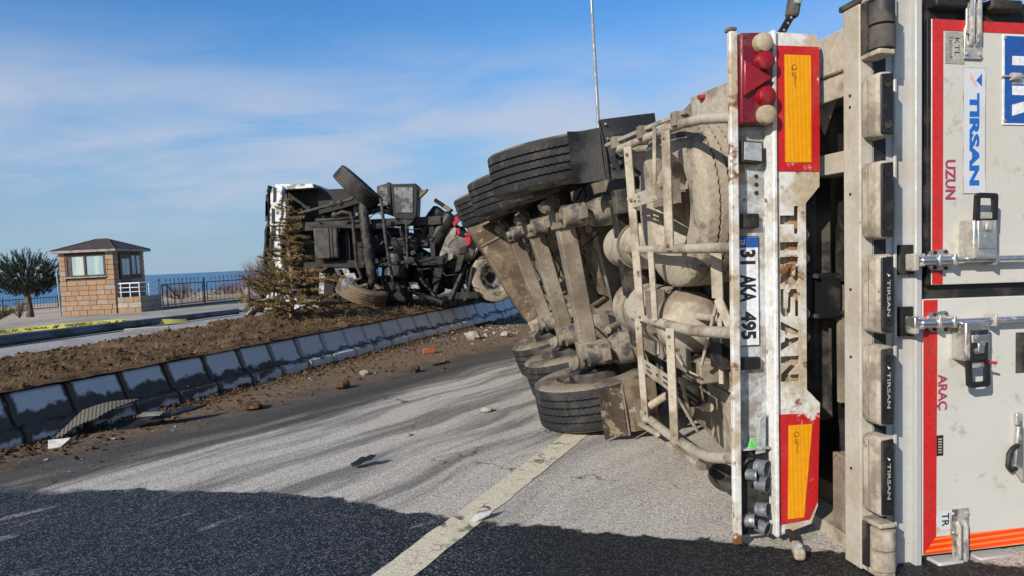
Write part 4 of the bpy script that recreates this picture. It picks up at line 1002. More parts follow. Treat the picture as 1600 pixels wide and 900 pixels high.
# locking bars
for (z, dz, door) in ((1.322, 1, UD), (1.050, -1, LD)):
    MB().tube([T(-.425, .60, z), T(-.425, 3.1, z+.004)], .0135, 14).build('locking_bar', 'steelrod', door)
    MB().tube([T(-.425, .62, z), T(-.425, .79, z)], .020, 14).build('bar_sleeve', 'steelrod', door)
    rear_poly('bar_plate', 'steel', [(.70, z-.042), (.78, z-.048), (.80, z-.02), (.80, z+.02), (.78, z+.048), (.70, z+.042), (.675, z+.015), (.675, z-.015)], -.382, -.392, door, .003)
    for b, zo in ((.72, .033), (.72, -.033), (.775, .036), (.775, -.036)): MB().lathe([(.009, 0), (.007, .006)], T(-.392, b, z+zo), -ua, 8).build('bolt', 'greyd', door)
    for b in (.70, .775): tb('bar_clip', 'steel', -.450, -.392, b-.008, b+.008, z-.024, z+.024, door, bevel=.004)
    # cam end and keeper on the sill
    mb = MB(); mb.mbox(T, -.445, -.385, .575, .60, z-.045, z+.030); mb.mbox(T, -.44, -.39, .60, .635, z-.026, z-.010); mb.mbox(T, -.44, -.39, .60, .635, z+.010, z+.03)
    mb.build('cam_keeper', 'steel', door, .006)
    tb('keeper_pocket', 'black', -.372, -.352, .56, .66, z-.06, z+.07, door, bevel=.004)
    for b in (.985, 1.9): tb('bar_clip', 'steel', -.447, -.382, b-.006, b+.006, z-.026, z+.026, door, bevel=.003)
    # handle housing with its dark grip loop
    zb0, zb1 = (z+.0, z+.17) if dz > 0 else (z-.17, z-.0); b0, b1 = (.850, .972) if dz > 0 else (.812, .935)
    hb = rear_poly('handle_housing', 'steel', [(b0, zb0), (b1, zb0), (b1, zb1), (b0, zb1)], -.382, -.462, door, .008)
    zz0, zz1 = (zb0+.045, zb1-.004) if dz > 0 else (zb0+.004, zb1-.035)
    rear_rect('handle_plate', 'steel' if dz > 0 else 'greyd', b0+.020, b1-.012, zz0, zz1, -.462, -.4665, door, .003)
    rear_rect('handle_catch', 'steel', (b0+b1)/2-.012, (b0+b1)/2+.02, (zz1-.045) if dz > 0 else zz0+.03, (zz1-.005) if dz > 0 else zz0+.075, -.4665, -.478, door, .005)
    if dz < 0:
        for k in range(3): MB().lathe([(.012, 0), (.014, .006), (.006, .008)], T(-.4668, b0+.045+.03*(k % 2), zz0+.04+.03*k), -ua, 12).build('bolt', 'steel', door)
        rear_rect('catch_plate', 'steel', b0+.022, b1-.014, zz1-.055, zz1-.02, -.4668, -.473, door, .004)
    ze = (zb1, zb1+.118) if dz > 0 else (zb0-.118, zb0)
    zf = ze[1] if dz > 0 else ze[0]; zn = ze[0] if dz > 0 else ze[1]; sg = dz
    outl = [(b0+.012, zn), (b0+.018, zf-sg*.012), (b0+.030, zf), (b1-.006, zf-sg*.003), (b1+.004, zf-sg*.012), (b1, zn)]
    inl = [(b0+.032, zn+sg*.006), (b0+.036, zf-sg*.022), (b1-.018, zf-sg*.024), (b1-.016, zn+sg*.006)]
    vs, fs = holed_plate(outl, [inl], .018); mb = MB(); o_ = T(-.452, 0, 0)
    mb.add([o_+BB*v.x+ZZ*v.y+ua*v.z for v in vs], fs); mb.build('handle_grip', 'black', door, .004)
    rear_rect('handle_tongue', 'steel', b0+.034, b1-.016, min(zn, zn+sg*.034), max(zn, zn+sg*.034), -.444, -.452, door, .004)
MB().tube([T(-.47, .925, .873), T(-.474, .955, .868)], .006, 8).build('seal_tag', 'redpaint', LD)
# hook handle at the right
mb = MB(); mb.prism([T(-.384, b, z) for b, z in ((1.145, .56), (1.175, .56), (1.175, .30), (1.15, .335), (1.128, .36), (1.138, .50))], -ua*.02); mb.build('hook_handle', 'steel', LD, .006)
MB().tube([T(-.40, 1.145, .475), T(-.405, 1.115, .465), T(-.408, 1.09, .44), T(-.408, 1.085, .385), T(-.405, 1.105, .365), T(-.40, 1.135, .37)], .011, 10).build('hook_loop', 'greyd', LD)
MB().mbox(T, -.40, -.382, 1.14, 1.17, .565, .62).build('hook_bracket', 'steel', LD, .004)

# ================================================================== overturned tractor unit on the soil, underside towards the road
TK = thing('truck_tractor', (-2.8, 14.4, .62), 'overturned black and white tractor unit lying on its side on the churned soil', 'truck')
def kb(name, mat, x0, x1, y0, y1, z0, z1, parent=TK, bevel=.01): return MB().box(x0, x1, y0, y1, z0, z1).build(name, mat, parent, bevel)
def kt(name, mat, pts, r, parent=TK, n=10): return MB().tube(pts, r, n).build(name, mat, parent)
def kprism(name, mat, poly, y0, y1, parent=TK, bevel=.006): return MB().prism([(x, y0, z) for x, z in poly], (0, y1-y0, 0)).build(name, mat, parent, bevel)
random.seed(21)
# cab shell: roof away from us, front to the left, crumpled
mb = MB(); nx, nz = 6, 14; vs = []
for j in range(nz+1):
    z = .60+2.48*j/nz
    for i in range(nx+1):
        u = i/nx; x = -4.95+.30*(z-.6)/2.5*1.05+.06*mnoise.noise(V((z*2.2, u*3, 1)))-.10*math.sin(u*math.pi/2)+.0
        vs.append(V((x+.05*mnoise.noise(V((z*6, u*7, 4))), 14.0+1.9*u, z)))
mb.add(vs, [(j*(nx+1)+i, j*(nx+1)+i+1, (j+1)*(nx+1)+i+1, (j+1)*(nx+1)+i) for j in range(nz) for i in range(nx)])
CAB = mb.build('cab_front', 'glassy', TK, 0, smooth=50); sm = CAB.modifiers.new('solid', 'SOLIDIFY'); sm.thickness = .05
kb('cab_floor', 'black', -4.55, -3.15, 14.55, 14.75, .70, 3.02); kb('cab_side', 'cab', -4.52, -3.78, 14.02, 16.2, 3.03, 3.09, bevel=.02)
kprism('side_step', 'cab', [(-4.46, 3.10), (-3.80, 3.08), (-3.78, 3.00), (-4.40, 2.99)], 13.95, 14.10)
kprism('wheel_arch', 'black', [(-3.80, 3.04), (-3.70, 3.02), (-3.30, 2.90), (-3.05, 2.86), (-2.95, 2.70), (-3.30, 2.60), (-3.8, 2.5)], 14.3, 15.6)
kprism('windscreen', 'glassy', [(-4.86, 1.2), (-4.80, 1.15), (-4.66, 2.55), (-4.74, 2.6)], 15.0, 16.2)
# long torn white strip down the cab's front edge
ed = [(3.0, -4.56, -4.36), (2.7, -4.60, -4.40), (2.35, -4.63, -4.44), (2.0, -4.62, -4.47), (1.7, -4.60, -4.48), (1.3, -4.57, -4.44), (.95, -4.56, -4.38), (.66, -4.66, -4.36)]
for k, (z_, xa, xb) in enumerate(ed[:-1]):
    z2, xa2, xb2 = ed[k+1]; dy = random.uniform(-.04, .04); j_ = random.uniform(-.03, .03)
    kprism('bumper_piece', 'cab', [(xa+j_, z_+.02), (xb, z_), ((xb+xb2)/2+random.uniform(-.03, .04), (z_+z2)/2), (xb2, z2+.01), (xa2, z2), ((xa+xa2)/2+random.uniform(-.04, .02), (z_+z2)/2+.04)], 13.86+dy, 13.95+dy)
for k in range(4): kprism('bumper_piece', 'cab', [(-4.85+.09*k, .62), (-4.77+.09*k, .60), (-4.72+.08*k, .95+.1*k), (-4.76+.08*k, 1.0)], 13.8, 13.84)
for k in range(12):
    z0 = random.uniform(.9, 2.8); x_ = -4.72+random.uniform(-.10, .12)+.1*(z0-1.5)/1.5
    kprism('grille_slat', 'black', [(x_, z0), (x_+.05, z0+.02), (x_+.07, z0+.28), (x_+.02, z0+.30)], 13.82, 13.87, bevel=0)
kt('bumper_bar', 'black', [(-4.33, 14.0, 3.0), (-4.40, 13.95, 2.6), (-4.33, 13.98, 2.2), (-4.36, 14.0, 1.6)], .05)
kprism('bumper_corner', 'cab', [(-4.50, 3.10), (-4.36, 3.06), (-4.28, 2.6), (-4.36, 2.1), (-4.46, 2.1), (-4.54, 2.7)], 13.88, 13.98, bevel=.02)
mb = MB(); vs = []                                       # curved beige wing lying by the cab's lower corner
for j in range(6):
    for i in range(2):
        t_ = j/5*1.5; vs.append((-5.16+.46*j/5+.06*i, 13.55+.25*math.sin(t_)+.3*i, .46+.44*math.sin(t_*1.0+.2)))
mb.add(vs, [(2*j, 2*j+1, 2*j+3, 2*j+2) for j in range(5)]); o = mb.build('wing_panel', 'tankgrey', TK, 0); o.modifiers.new('s', 'SOLIDIFY').thickness = .03
kprism('bumper_scrap', 'cab', [(-4.16, .66), (-3.98, .66), (-4.0, .86), (-4.10, .94), (-4.20, .80)], 13.3, 13.36)
kprism('bumper_scrap', 'tankgrey', [(-4.02, .66), (-3.62, .69), (-3.59, .89), (-3.98, .90)], 13.30, 13.42)
kprism('bumper_scrap', 'cab', [(-3.76, .93), (-3.66, .92), (-3.62, 1.30), (-3.72, 1.34)], 13.8, 13.84)
# engine, gearbox, sump
kb('oil_sump', 'blackd', -3.86, -3.38, 14.02, 14.5, 1.60, 2.23, bevel=.04)
for x_ in (-3.56, -3.50): kb('sump_rib', 'greyd', x_, x_+.012, 14.0, 14.03, 1.62, 2.21, bevel=0)
kb('engine_block', 'black', -4.0, -2.95, 14.4, 15.3, 1.15, 2.45, bevel=.05)
kb('radiator', 'black', -4.42, -4.25, 14.2, 15.4, .95, 2.75)
MB().lathe([(.22, 0), (.34, .1), (.34, .35), (.26, .45), (.26, .9), (.16, 1.05)], (-2.9, 14.55, 1.85), (1, 0, -.05), 24).build('gearbox', 'black', TK)
kt('drive_shaft', 'greyd', [(-1.85, 14.5, 1.8), (-1.2, 14.6, 1.72)], .06)
# frame rails
for z0 in (1.42, 2.22):
    mb = MB(); mb.box(-4.15, -1.35, 14.22, 14.50, z0, z0+.07); mb.box(-4.15, -1.35, 14.20, 14.24, z0-.04, z0+.13); mb.build('frame_rail', 'greyd' if z0 > 2 else 'black', TK, .006)
for x_ in (-3.3, -2.15, -1.6): kb('frame_crossmember', 'black', x_, x_+.1, 14.25, 14.45, 1.49, 2.22)
# front axle, springs, steering rods
mb = MB(); mb.tube([(-2.86, 14.05, 2.86), (-2.84, 13.98, 2.6), (-2.82, 13.92, 2.35), (-2.76, 13.92, 1.5), (-2.72, 13.98, 1.2), (-2.82, 14.05, .98)], [.07, .085, .10, .10, .09, .075], 12); mb.build('front_axle', 'greyd', TK)
kt('track_rod', 'greyd', [(-2.46, 13.85, 2.72), (-2.40, 13.80, 1.9), (-2.30, 13.85, .98)], .032)
kt('stabiliser_bar', 'greyd', [(-3.38, 13.9, 2.44), (-3.22, 13.85, 2.50), (-3.06, 13.84, 2.46), (-3.02, 13.84, 2.30), (-3.00, 13.84, 1.45), (-2.92, 13.86, 1.2), (-3.12, 13.9, 1.12)], .036)
MB().lathe([(.04, 0), (.07, .02), (.07, .07), (.04, .09)], (-3.38, 13.95, 2.44), (0, -1, 0), 12).build('link_bush', 'greyd', TK)
kt('drag_link', 'greyd', [(-4.15, 14.1, 2.52), (-3.4, 13.95, 2.66), (-3.05, 13.92, 2.74), (-2.90, 13.9, 2.84)], .034)
for x_, z_ in ((-3.42, 2.66), (-3.27, 2.68), (-2.88, 2.86)): MB().lathe([(.03, 0), (.06, .02), (.06, .08), (.03, .1)], (x_, 13.98, z_), (0, -1, 0), 10).build('ball_joint', 'greyd', TK)
for zc in (1.48, 2.26): kprism('leaf_spring', 'black', [(-3.9, zc-.03), (-2.8, zc-.10), (-1.9, zc-.03), (-1.9, zc+.03), (-2.8, zc-.02), (-3.9, zc+.03)], 14.02, 14.12)
MB().lathe([(.05, 0), (.13, .03), (.15, .09), (.13, .16), (.06, .19)], (-3.22, 13.86, 1.06), (.6, -.7, .2), 14).build('steering_knuckle', 'silver', TK)
kt('knuckle_arm', 'silver', [(-3.28, 13.84, 1.12), (-3.12, 13.80, 1.16), (-2.98, 13.82, 1.02), (-2.84, 13.9, 1.06)], .035)
# wheels, turned and tipped
KT = tyre_mesh('tractor_tyre', .165, .52, .292, ['tractortyre', 'tractortyre'], 108, .002); KM = tyre_mesh('tractor_tyre', .165, .52, .292, ['mudtyre', 'mudtyre'], 108, .002)
KR = rim_mesh('tractor_rim', .165, .292, 'greyd', 1); KS = rim_mesh('alloy_rim', .165, .292, 'silver', -1)
def kwheel(c, nrm, tm, rm):
    x, y_, z_ = frame_from(nrm); return wheel(TK, c, x, y_, z_, tm, rm)
kwheel((-2.97, 14.2, 2.98), (.70, .02, .71), KT, KR)
kwheel((-2.98, 14.15, .92), (.42, -.12, .88), KM, KR)
TMB = TM.copy(); TMB.materials[1] = M['tyredust']; kwheel((-.42, 14.85, 1.06), (.42, -.90, .12), TMB, KS)
kwheel((-1.95, 15.4, 1.0), (.1, .3, .95), KT, KR)
# battery box, brackets, reservoirs
BX = kprism('battery_box', 'black', [(-2.27, 3.00), (-1.78, 2.99), (-1.74, 2.94), (-1.80, 2.34), (-1.86, 2.28), (-2.20, 2.32), (-2.26, 2.38)], 13.95, 14.5, bevel=.02)
kprism('box_lid', 'boxgrey', [(-2.21, 2.93), (-1.84, 2.92), (-1.86, 2.42), (-2.20, 2.43)], 13.93, 13.96, BX, bevel=.01)
kprism('box_foot', 'greyd', [(-2.18, 2.34), (-1.84, 2.30), (-1.94, 2.20), (-2.02, 2.18)], 13.97, 14.3)
kprism('side_bracket', 'boxgrey', [(-2.56, 2.98), (-2.36, 3.03), (-2.33, 2.60), (-2.48, 2.58), (-2.58, 2.74)], 14.05, 14.4)
kb('bracket_plate', 'greyd', -2.36, -2.29, 14.0, 14.3, 2.42, 3.04); kprism('corner_bracket', 'mudplate', [(-1.76, 2.86), (-1.56, 2.88), (-1.60, 2.82), (-1.76, 2.68)], 14.0, 14.2)
kt('chassis_pipe', 'black', [(-3.0, 14.2, 2.45), (-2.55, 14.2, 2.55), (-2.2, 14.3, 2.42)], .07); kt('chassis_pipe', 'greyd', [(-2.02, 14.0, 2.2), (-2.02, 14.0, 1.7), (-2.05, 14.1, 1.35)], .022)
for (p0, p1, r_) in (((-1.36, 14.5, 2.52), (-1.78, 14.5, 2.0), .165), ((-1.14, 14.4, 2.40), (-1.58, 14.4, 1.82), .16)):
    L_ = (V(p1)-V(p0)).length; MB().lathe([(.001, 0), (r_*.6, .01), (r_*.95, .05), (r_, .09), (r_, L_*.3), (r_*1.03, L_*.305), (r_*1.03, L_*.36), (r_, L_*.365), (r_, L_-.08), (r_*.9, L_-.03), (.001, L_)], p0, V(p1)-V(p0), 24, False).build('air_reservoir', 'black', TK)
kprism('reservoir_bracket', 'mudplate', [(-1.50, 2.66), (-1.20, 2.44), (-1.14, 2.50), (-1.46, 2.73)], 14.4, 14.9)
kprism('reservoir_bracket', 'greyd', [(-1.12, 2.36), (-.86, 2.52), (-.84, 2.44), (-1.08, 2.24)], 14.5, 14.7)
# rear end, folded and twisted: tank, fifth wheel, red pieces, broken struts
MB().lathe([(.001, 0), (.12, .01), (.24, .05), (.30, .12), (.32, .22), (.32, .6), (.24, .7), (.001, .72)], (-1.38, 14.55, 1.82), (.94, .33, -.2), 28, False).build('fuel_tank', 'tankgrey', TK)
kprism('tank_cover', 'tankgrey', [(-1.20, 2.10), (-1.06, 2.12), (-1.16, 1.5), (-1.40, 1.36), (-1.46, 1.52)], 14.35, 14.45)
for poly in ([(-1.16, 2.26), (-1.05, 2.34), (-.98, 2.26), (-1.10, 2.12)], [(-.90, 1.98), (-.82, 2.0), (-.76, 1.80), (-.86, 1.72)], [(-1.06, 2.08), (-1.0, 2.1), (-.98, 1.98), (-1.05, 1.96)]): kprism('red_bracket', 'redpaint', poly, 14.3, 14.45, bevel=.01)
for k in range(14):
    x_ = random.uniform(-1.25, -.65); z_ = random.uniform(1.25, 2.0); s_ = random.uniform(.05, .14)
    d_ = V((random.uniform(-1, 1), random.uniform(-.4, .4), random.uniform(-1, 1))).normalized(); X, Y, Z = frame_from(d_)
    MB().obox((x_, random.uniform(14.5, 15.0), z_), X*s_*.6, Y*s_*.5, Z*s_*1.2).build('coupling_piece', random.choice(['black', 'black', 'greyd', 'silver']), TK, .01)
for pts, r_ in (([(-1.96, 14.5, 1.25), (-1.50, 14.3, .66)], .05), ([(-1.30, 14.4, 1.5), (-1.62, 14.4, .70)], .05), ([(-.92, 14.5, 1.35), (-1.26, 14.4, .66)], .055), ([(-.78, 14.5, 1.3), (-.92, 14.5, .70)], .05), ([(-2.1, 14.3, .92), (-1.40, 14.2, .62)], .06), ([(-1.72, 14.5, 1.1), (-1.70, 14.4, .66)], .03), ([(-1.05, 14.6, 1.0), (-.95, 14.4, .62)], .045)): kt('broken_strut', 'black', pts, r_)
kprism('folded_plate', 'black', [(-1.5, 1.5), (-1.28, 1.62), (-1.42, 1.1), (-1.60, 1.0)], 14.3, 14.36); kprism('folded_plate', 'greyd', [(-1.02, 1.7), (-.86, 1.75), (-1.02, 1.25), (-1.14, 1.2)], 14.35, 14.4)
kb('coupling_plate', 'black', -1.28, -.68, 14.4, 15.1, .66, .80); kb('frame_end', 'black', -1.85, -1.1, 14.5, 14.9, 1.30, 1.46); kb('frame_end', 'black', -1.95, -1.5, 14.5, 14.9, 1.75, 2.2)
random.seed(77)
for k in range(26):
    x_ = random.uniform(-2.1, -.75); z_ = random.uniform(.95, 2.25)-.25*(x_+2.1); s_ = random.uniform(.08, .20)
    d_ = V((random.uniform(-1, 1), random.uniform(-.3, .3), random.uniform(-1, 1))).normalized(); X, Y, Z = frame_from(d_)
    MB().obox((x_, random.uniform(14.7, 15.5), z_), X*s_*.8, Y*s_*.5, Z*s_*1.3).build('chassis_fitting', random.choice(['black', 'black', 'greyd']), TK, .02)
for (x0, x1, z0, z1) in ((-1.95, -1.45, 1.75, 2.25), (-1.5, -1.0, 1.15, 1.7), (-2.1, -1.55, .95, 1.35), (-1.0, -.72, 1.5, 1.95)): kb('chassis_unit', 'black', x0, x1, 15.2, 15.7, z0, z1, bevel=.06)
kwheel((-1.35, 15.6, 1.35), (.8, -.5, .3), KT, KR)
random.seed(78)
for k in range(18):
    x_ = random.uniform(-1.15, -.45); z_ = random.uniform(1.25, 2.15)-.45*(x_+1.15); s_ = random.uniform(.07, .16)
    d_ = V((random.uniform(-1, 1), random.uniform(-.3, .3), random.uniform(-1, 1))).normalized(); X, Y, Z = frame_from(d_)
    MB().obox((x_, random.uniform(15.0, 15.6), z_), X*s_*.8, Y*s_*.5, Z*s_*1.4).build('coupling_piece', random.choice(['black', 'black', 'greyd', 'tankgrey']), TK, .015)
# dark bulk below: axle housing, silencer, mud-filled parts
for (x0, x1, y0, y1, z0, z1) in ((-2.62, -2.12, 14.35, 15.2, .64, 1.42), (-3.45, -2.7, 14.6, 15.4, .66, 1.2), (-4.3, -3.6, 14.5, 15.5, .62, 1.15), (-2.9, -2.1, 14.6, 15.0, 1.45, 2.2), (-1.98, -1.75, 14.5, 14.8, 1.0, 1.7)): kb('chassis_unit', 'black', x0, x1, y0, y1, z0, z1, bevel=.06)
MB().lathe([(.1, 0), (.27, .06), (.27, .5), (.1, .6)], (-2.35, 14.25, 1.1), (.15, .2, 1), 22).build('silencer', 'black', TK)
for k in range(16):
    random.seed(300+k); x_ = random.uniform(-3.3, -1.2); z_ = random.uniform(1.1, 2.3); pts = []
    for j in range(7): pts.append((x_+.10*j*(.8 if k % 3 else -.5)+.05*math.sin(j*1.7+k), 14.08+.1*math.sin(j+k), z_-.05*j*(1 if k % 2 else -.8)+.06*math.cos(j*1.3+k)))
    kt('air_hose', 'black' if k % 4 else 'boxgrey', pts, .012+.008*(k % 3 == 0), n=6)
for k in range(12):
    random.seed(400+k); x_ = random.uniform(-3.9, -1.5); z_ = random.uniform(.85, 2.3); s_ = random.uniform(.04, .11)
    MB().obox((x_, 14.1, z_), V((s_, 0, s_*random.uniform(-.4, .4))), V((0, .06, 0)), V((-s_*.3, 0, s_*.8))).build('chassis_fitting', random.choice(['greyd', 'black', 'black', 'silver']), TK, .01)

# ================================================================== background
# guard booth of stone blocks
BT = thing('guard_booth', (-15.4, 27.1, .10), 'small tan stone guard booth with brown hipped roof on the lakeside pavement', 'booth')
bx0, bx1, by0, by1, bz0, bz1 = -16.50, -14.50, 26.0, 28.15, .08, 2.46
mb = MB(); mb.box(bx0+.04, bx1-.04, by0+.04, by1-.04, bz0, bz1); WALL = mb.build('wall', 'mortar', BT)
random.seed(11)
def blocks(face, u0, u1, z0, z1, rows, cuts, wmin=.24, wmax=.42):
    """courses of blocks on the front (Y) or side (X) face, leaving the openings free"""
    hh = (z1-z0)/rows
    for r in range(rows):
        za, zb = z0+hh*r, z0+hh*(r+1); u = u0; first = True
        while u < u1-.01:
            w_ = random.uniform(wmin, wmax)*(.6 if first and r % 2 else 1); first = False
            ue = min(u1, u+w_)
            if u1-ue < .14: ue = u1
            segs = [(u, ue)]
            for (c0, c1, k0, k1) in cuts:
                if zb > k0+.02 and za < k1-.02:
                    ns = []
                    for (s0, s1) in segs:
                        if s1 <= c0 or s0 >= c1: ns.append((s0, s1))
                        else:
                            if s0 < c0: ns.append((s0, c0))
                            if s1 > c1: ns.append((c1, s1))
                    segs = ns
            for (s0, s1) in segs:
                if s1-s0 < .05: continue
                d_ = random.uniform(0, .018); g = .006
                if face == 'f': b = MB().box(s0+g, s1-g, by0-d_, by0+.06, za+g, zb-g)
                else: b = MB().box(bx1-.06, bx1+d_, s0+g, s1-g, za+g, zb-g)
                b.build('stone_block', 'blockg' if random.random() < .13 else 'block', WALL, .008, smooth=0)
            u = ue
blocks('f', bx0, bx1, bz0, 2.44, 13, [(-16.28, -14.80, 1.50, 2.30)])
blocks('s', by0+.065, by1, bz0, 2.44, 13, [(26.3, 27.85, 1.45, 2.28), (26.4, 27.15, .1, 2.28)])
# roof
e = .19; rz = 2.47; pk = 2.88; mb = MB()
cx0, cx1, cy = -15.75, -15.25, 27.07
vs = [(bx0-e, by0-e, rz), (bx1+e, by0-e, rz), (bx1+e, by1+e, rz), (bx0-e, by1+e, rz), (cx0, cy, pk), (cx1, cy, pk)]
mb.add(vs, [(0, 1, 5, 4), (1, 2, 5), (2, 3, 4, 5), (3, 0, 4), (0, 1, 2, 3)]); RF = mb.build('roof', 'roof', BT, .012, smooth=0)
MB().box(bx0-e-.01, bx1+e+.01, by0-e-.01, by1+e+.01, rz-.09, rz-.005).build('eave', 'eave', RF, .008)
for v in (4, 5):
    pass
MB().tube([vs[4], vs[5]], .035, 8).build('ridge_cap', 'roof', RF); 
for a_, b_ in ((0, 4), (1, 5), (2, 5)): MB().tube([vs[a_], vs[b_]], .025, 6).build('hip_cap', 'roof', RF)
WN = MB().box(-16.20, -14.86, by0+.03, by0+.05, 1.54, 2.28).build('window', 'glass', BT)
for (x0, x1, z0, z1) in ((-16.28, -16.19, 1.50, 2.31), (-14.88, -14.80, 1.50, 2.31), (-15.59, -15.52, 1.55, 2.26), (-16.19, -14.88, 2.25, 2.31), (-16.19, -14.88, 1.50, 1.555)): MB().box(x0, x1, by0-.012, by0+.045, z0, z1).build('frame', 'frame', WN, .006)
MB().box(-16.32, -14.76, by0-.07, by0+.03, 1.45, 1.495).build('sill', 'eave', WN, .006)
MB().box(-16.18, -16.05, by0+.012, by0+.028, 1.56, 2.25).build('curtain', 'frame', WN)
DR = MB().box(bx1-.03, bx1+.02, 26.40, 27.15, .68, 2.28).build('door', 'frame', BT, .006)
MB().box(bx1+.021, bx1+.03, 26.52, 27.02, 1.50, 2.10).build('door_pane', 'glass', DR)
W2 = MB().box(bx1-.03, bx1+.012, 27.15, 27.85, 1.45, 2.28).build('window', 'frame', BT, .006)
for y0_, y1_ in ((27.22, 27.46), (27.56, 27.80)): MB().box(bx1+.013, bx1+.02, y0_, y1_, 1.52, 2.22).build('pane', 'glass', W2)
# porch and railing
px0, px1, py0, py1, pz = bx1+.02, -13.62, 26.05, 27.6, .68
PORCH = MB().box(px0, px1-.03, py0+.03, py1, .06, pz-.01).build('porch', 'mortar', BT)
for r in range(3):
    za = .08+.2*r; u = px0
    while u < px1-.05:
        ue = min(px1, u+random.uniform(.2, .4)); ue = px1 if px1-ue < .12 else ue
        MB().box(u+.005, ue-.005, py0-random.uniform(0, .015), py0+.05, za+.005, za+.195).build('stone_block', random.choice(['block', 'block', 'stone', 'blockg']), PORCH, .008, smooth=0); u = ue
    u = py0+.055
    while u < py1-.05:
        ue = min(py1, u+random.uniform(.3, .5)); ue = py1 if py1-ue < .15 else ue
        MB().box(px1-.05, px1+random.uniform(0, .015), u+.005, ue-.005, za+.005, za+.195).build('stone_block', 'blockg', PORCH, .008, smooth=0); u = ue
RL = MB().tube([(px0, py0+.06, 1.18), (px1-.06, py0+.06, 1.18), (px1-.06, py1, 1.18)], .024, 8).build('railing', 'railw', BT)
for z_ in (.86, 1.02): MB().tube([(px0, py0+.06, z_), (px1-.06, py0+.06, z_), (px1-.06, py1, z_)], .013, 6).build('rail', 'railw', RL)
for x_, y_ in ((px0+.12, py0+.06), (px0+.46, py0+.06), (px1-.06, py0+.06), (px1-.06, py0+.75), (px1-.06, py1)): MB().tube([(x_, y_, .66), (x_, y_, 1.18)], .020, 8).build('rail_post', 'railw', RL)
dp = MB().tube([(-16.62, 26.1, .08), (-16.66, 26.1, 1.75), (-16.60, 26.12, 1.86)], .03, 8).build('standpipe', 'galv', None)
tagp(dp, 'thin grey standpipe rising beside the left corner of the stone booth', 'pipe')

# iron fence along the promenade, panel by panel
FN = thing('iron_fence', QP(22.85, 24, .1), 'black wrought iron fence with spear tips beside the booth above the shore', 'fence')
def fence_panel(p0, p1, zb=.20):
    q_ = 22.8; fr = MB()
    for z_ in (zb+.02, zb+.84): fr.tube([QP(q_, p0, z_), QP(q_, p1, z_)], .020, 6)
    for p_ in (p0, p1): fr.tube([QP(q_, p_, zb), QP(q_, p_, zb+.86)], .020, 6)
    for z_ in (zb+.20, zb+.70): fr.tube([QP(q_, p1, z_), QP(q_, p1+.19, z_)], .014, 6)
    P = fr.build('fence_panel', 'iron', FN)
    n_ = 10
    for k in range(1, n_):
        p_ = p0+(p1-p0)*k/n_; mb = MB(); mb.tube([QP(q_, p_, zb+.02), QP(q_, p_, zb+.98)], .0085, 5)
        mb.lathe([(.008, 0), (.024, .04), (.001, .13)], QP(q_, p_, zb+.97), (0, 0, 1), 5)
        zk = zb+(.50 if k % 2 else .36)
        for s_ in (0, 1): mb.tube([QP(q_, p_, zk-.10), QP(q_, p_+.05*(1 if s_ else -1), zk), QP(q_, p_, zk+.10)], .009, 5)
        mb.build('picket', 'iron', P)
    for p_ in (p1+.095,):
        MB().tube([QP(q_, p_, .08), QP(q_, p_, zb+1.04)], .034, 6).build('fence_post', 'iron', FN)
fp = [(21.45, 23.55), (23.80, 26.3), (26.55, 29.2), (29.45, 32.0), (32.25, 34.8), (-1+36.1, 37.6)]
MB().tube([QP(22.8, 21.32, .08), QP(22.8, 21.32, 1.26)], .034, 6).build('fence_post', 'iron', FN)
for p0, p1 in fp: fence_panel(p0, p1)
MB().add([QP(q_, p_, z_) for q_ in (22.55, 22.7) for p_ in (21.0, 40) for z_ in (.05, .16)], [(0, 1, 3, 2), (4, 6, 7, 5), (0, 4, 5, 1), (2, 3, 7, 6), (1, 5, 7, 3)]).build('fence_kerb', 'mortar', FN)
FN2 = thing('iron_fence', QP(55, 37, -.85), 'distant thin dark fence on the shore left of the round pine', 'fence')
for k in range(9):
    p0 = 28+2.2*k; fr = MB()
    for z_ in (-.80, .02): fr.tube([QP(55, p0, z_), QP(55, p0+2.1, z_)], .03, 5)
    for m_ in range(9): fr.tube([QP(55, p0+.25*m_, -.8), QP(55, p0+.25*m_, .12)], .018, 4)
    fr.build('fence_panel', 'iron', FN2); MB().tube([QP(55, p0, -1), QP(55, p0, .2)], .05, 5).build('fence_post', 'iron', FN2)
# step rail between booth and fence
SR = thing('stair_rail', (-14.0, 29.2, .1), 'thin dark stair handrail between the stone booth porch and the fence', 'handrail')
MB().tube([(-14.75, 29.8, .95), (-14.35, 29.6, .98), (-13.6, 29.2, .35)], .018, 6).build('rail', 'iron', SR)
for x_, y_, z_ in ((-14.35, 29.6, .98), (-13.98, 29.4, .66), (-13.6, 29.2, .35)): MB().tube([(x_, y_, -.05), (x_, y_, z_)], .015, 6).build('rail_post', 'iron', SR)
# sand bank wall beyond the fence
mb = MB(); mb.box(-1, 1, -1, 1, -1, 1); bwv = []
tagp(sheet('sand_bank', [25.0, 25.5, 27, 30], lin(23.2, 60, 30), lambda q, p: -.2 if q in (25.0, 30) else .22+.06*fbm(q, p, .6), 'sand'))

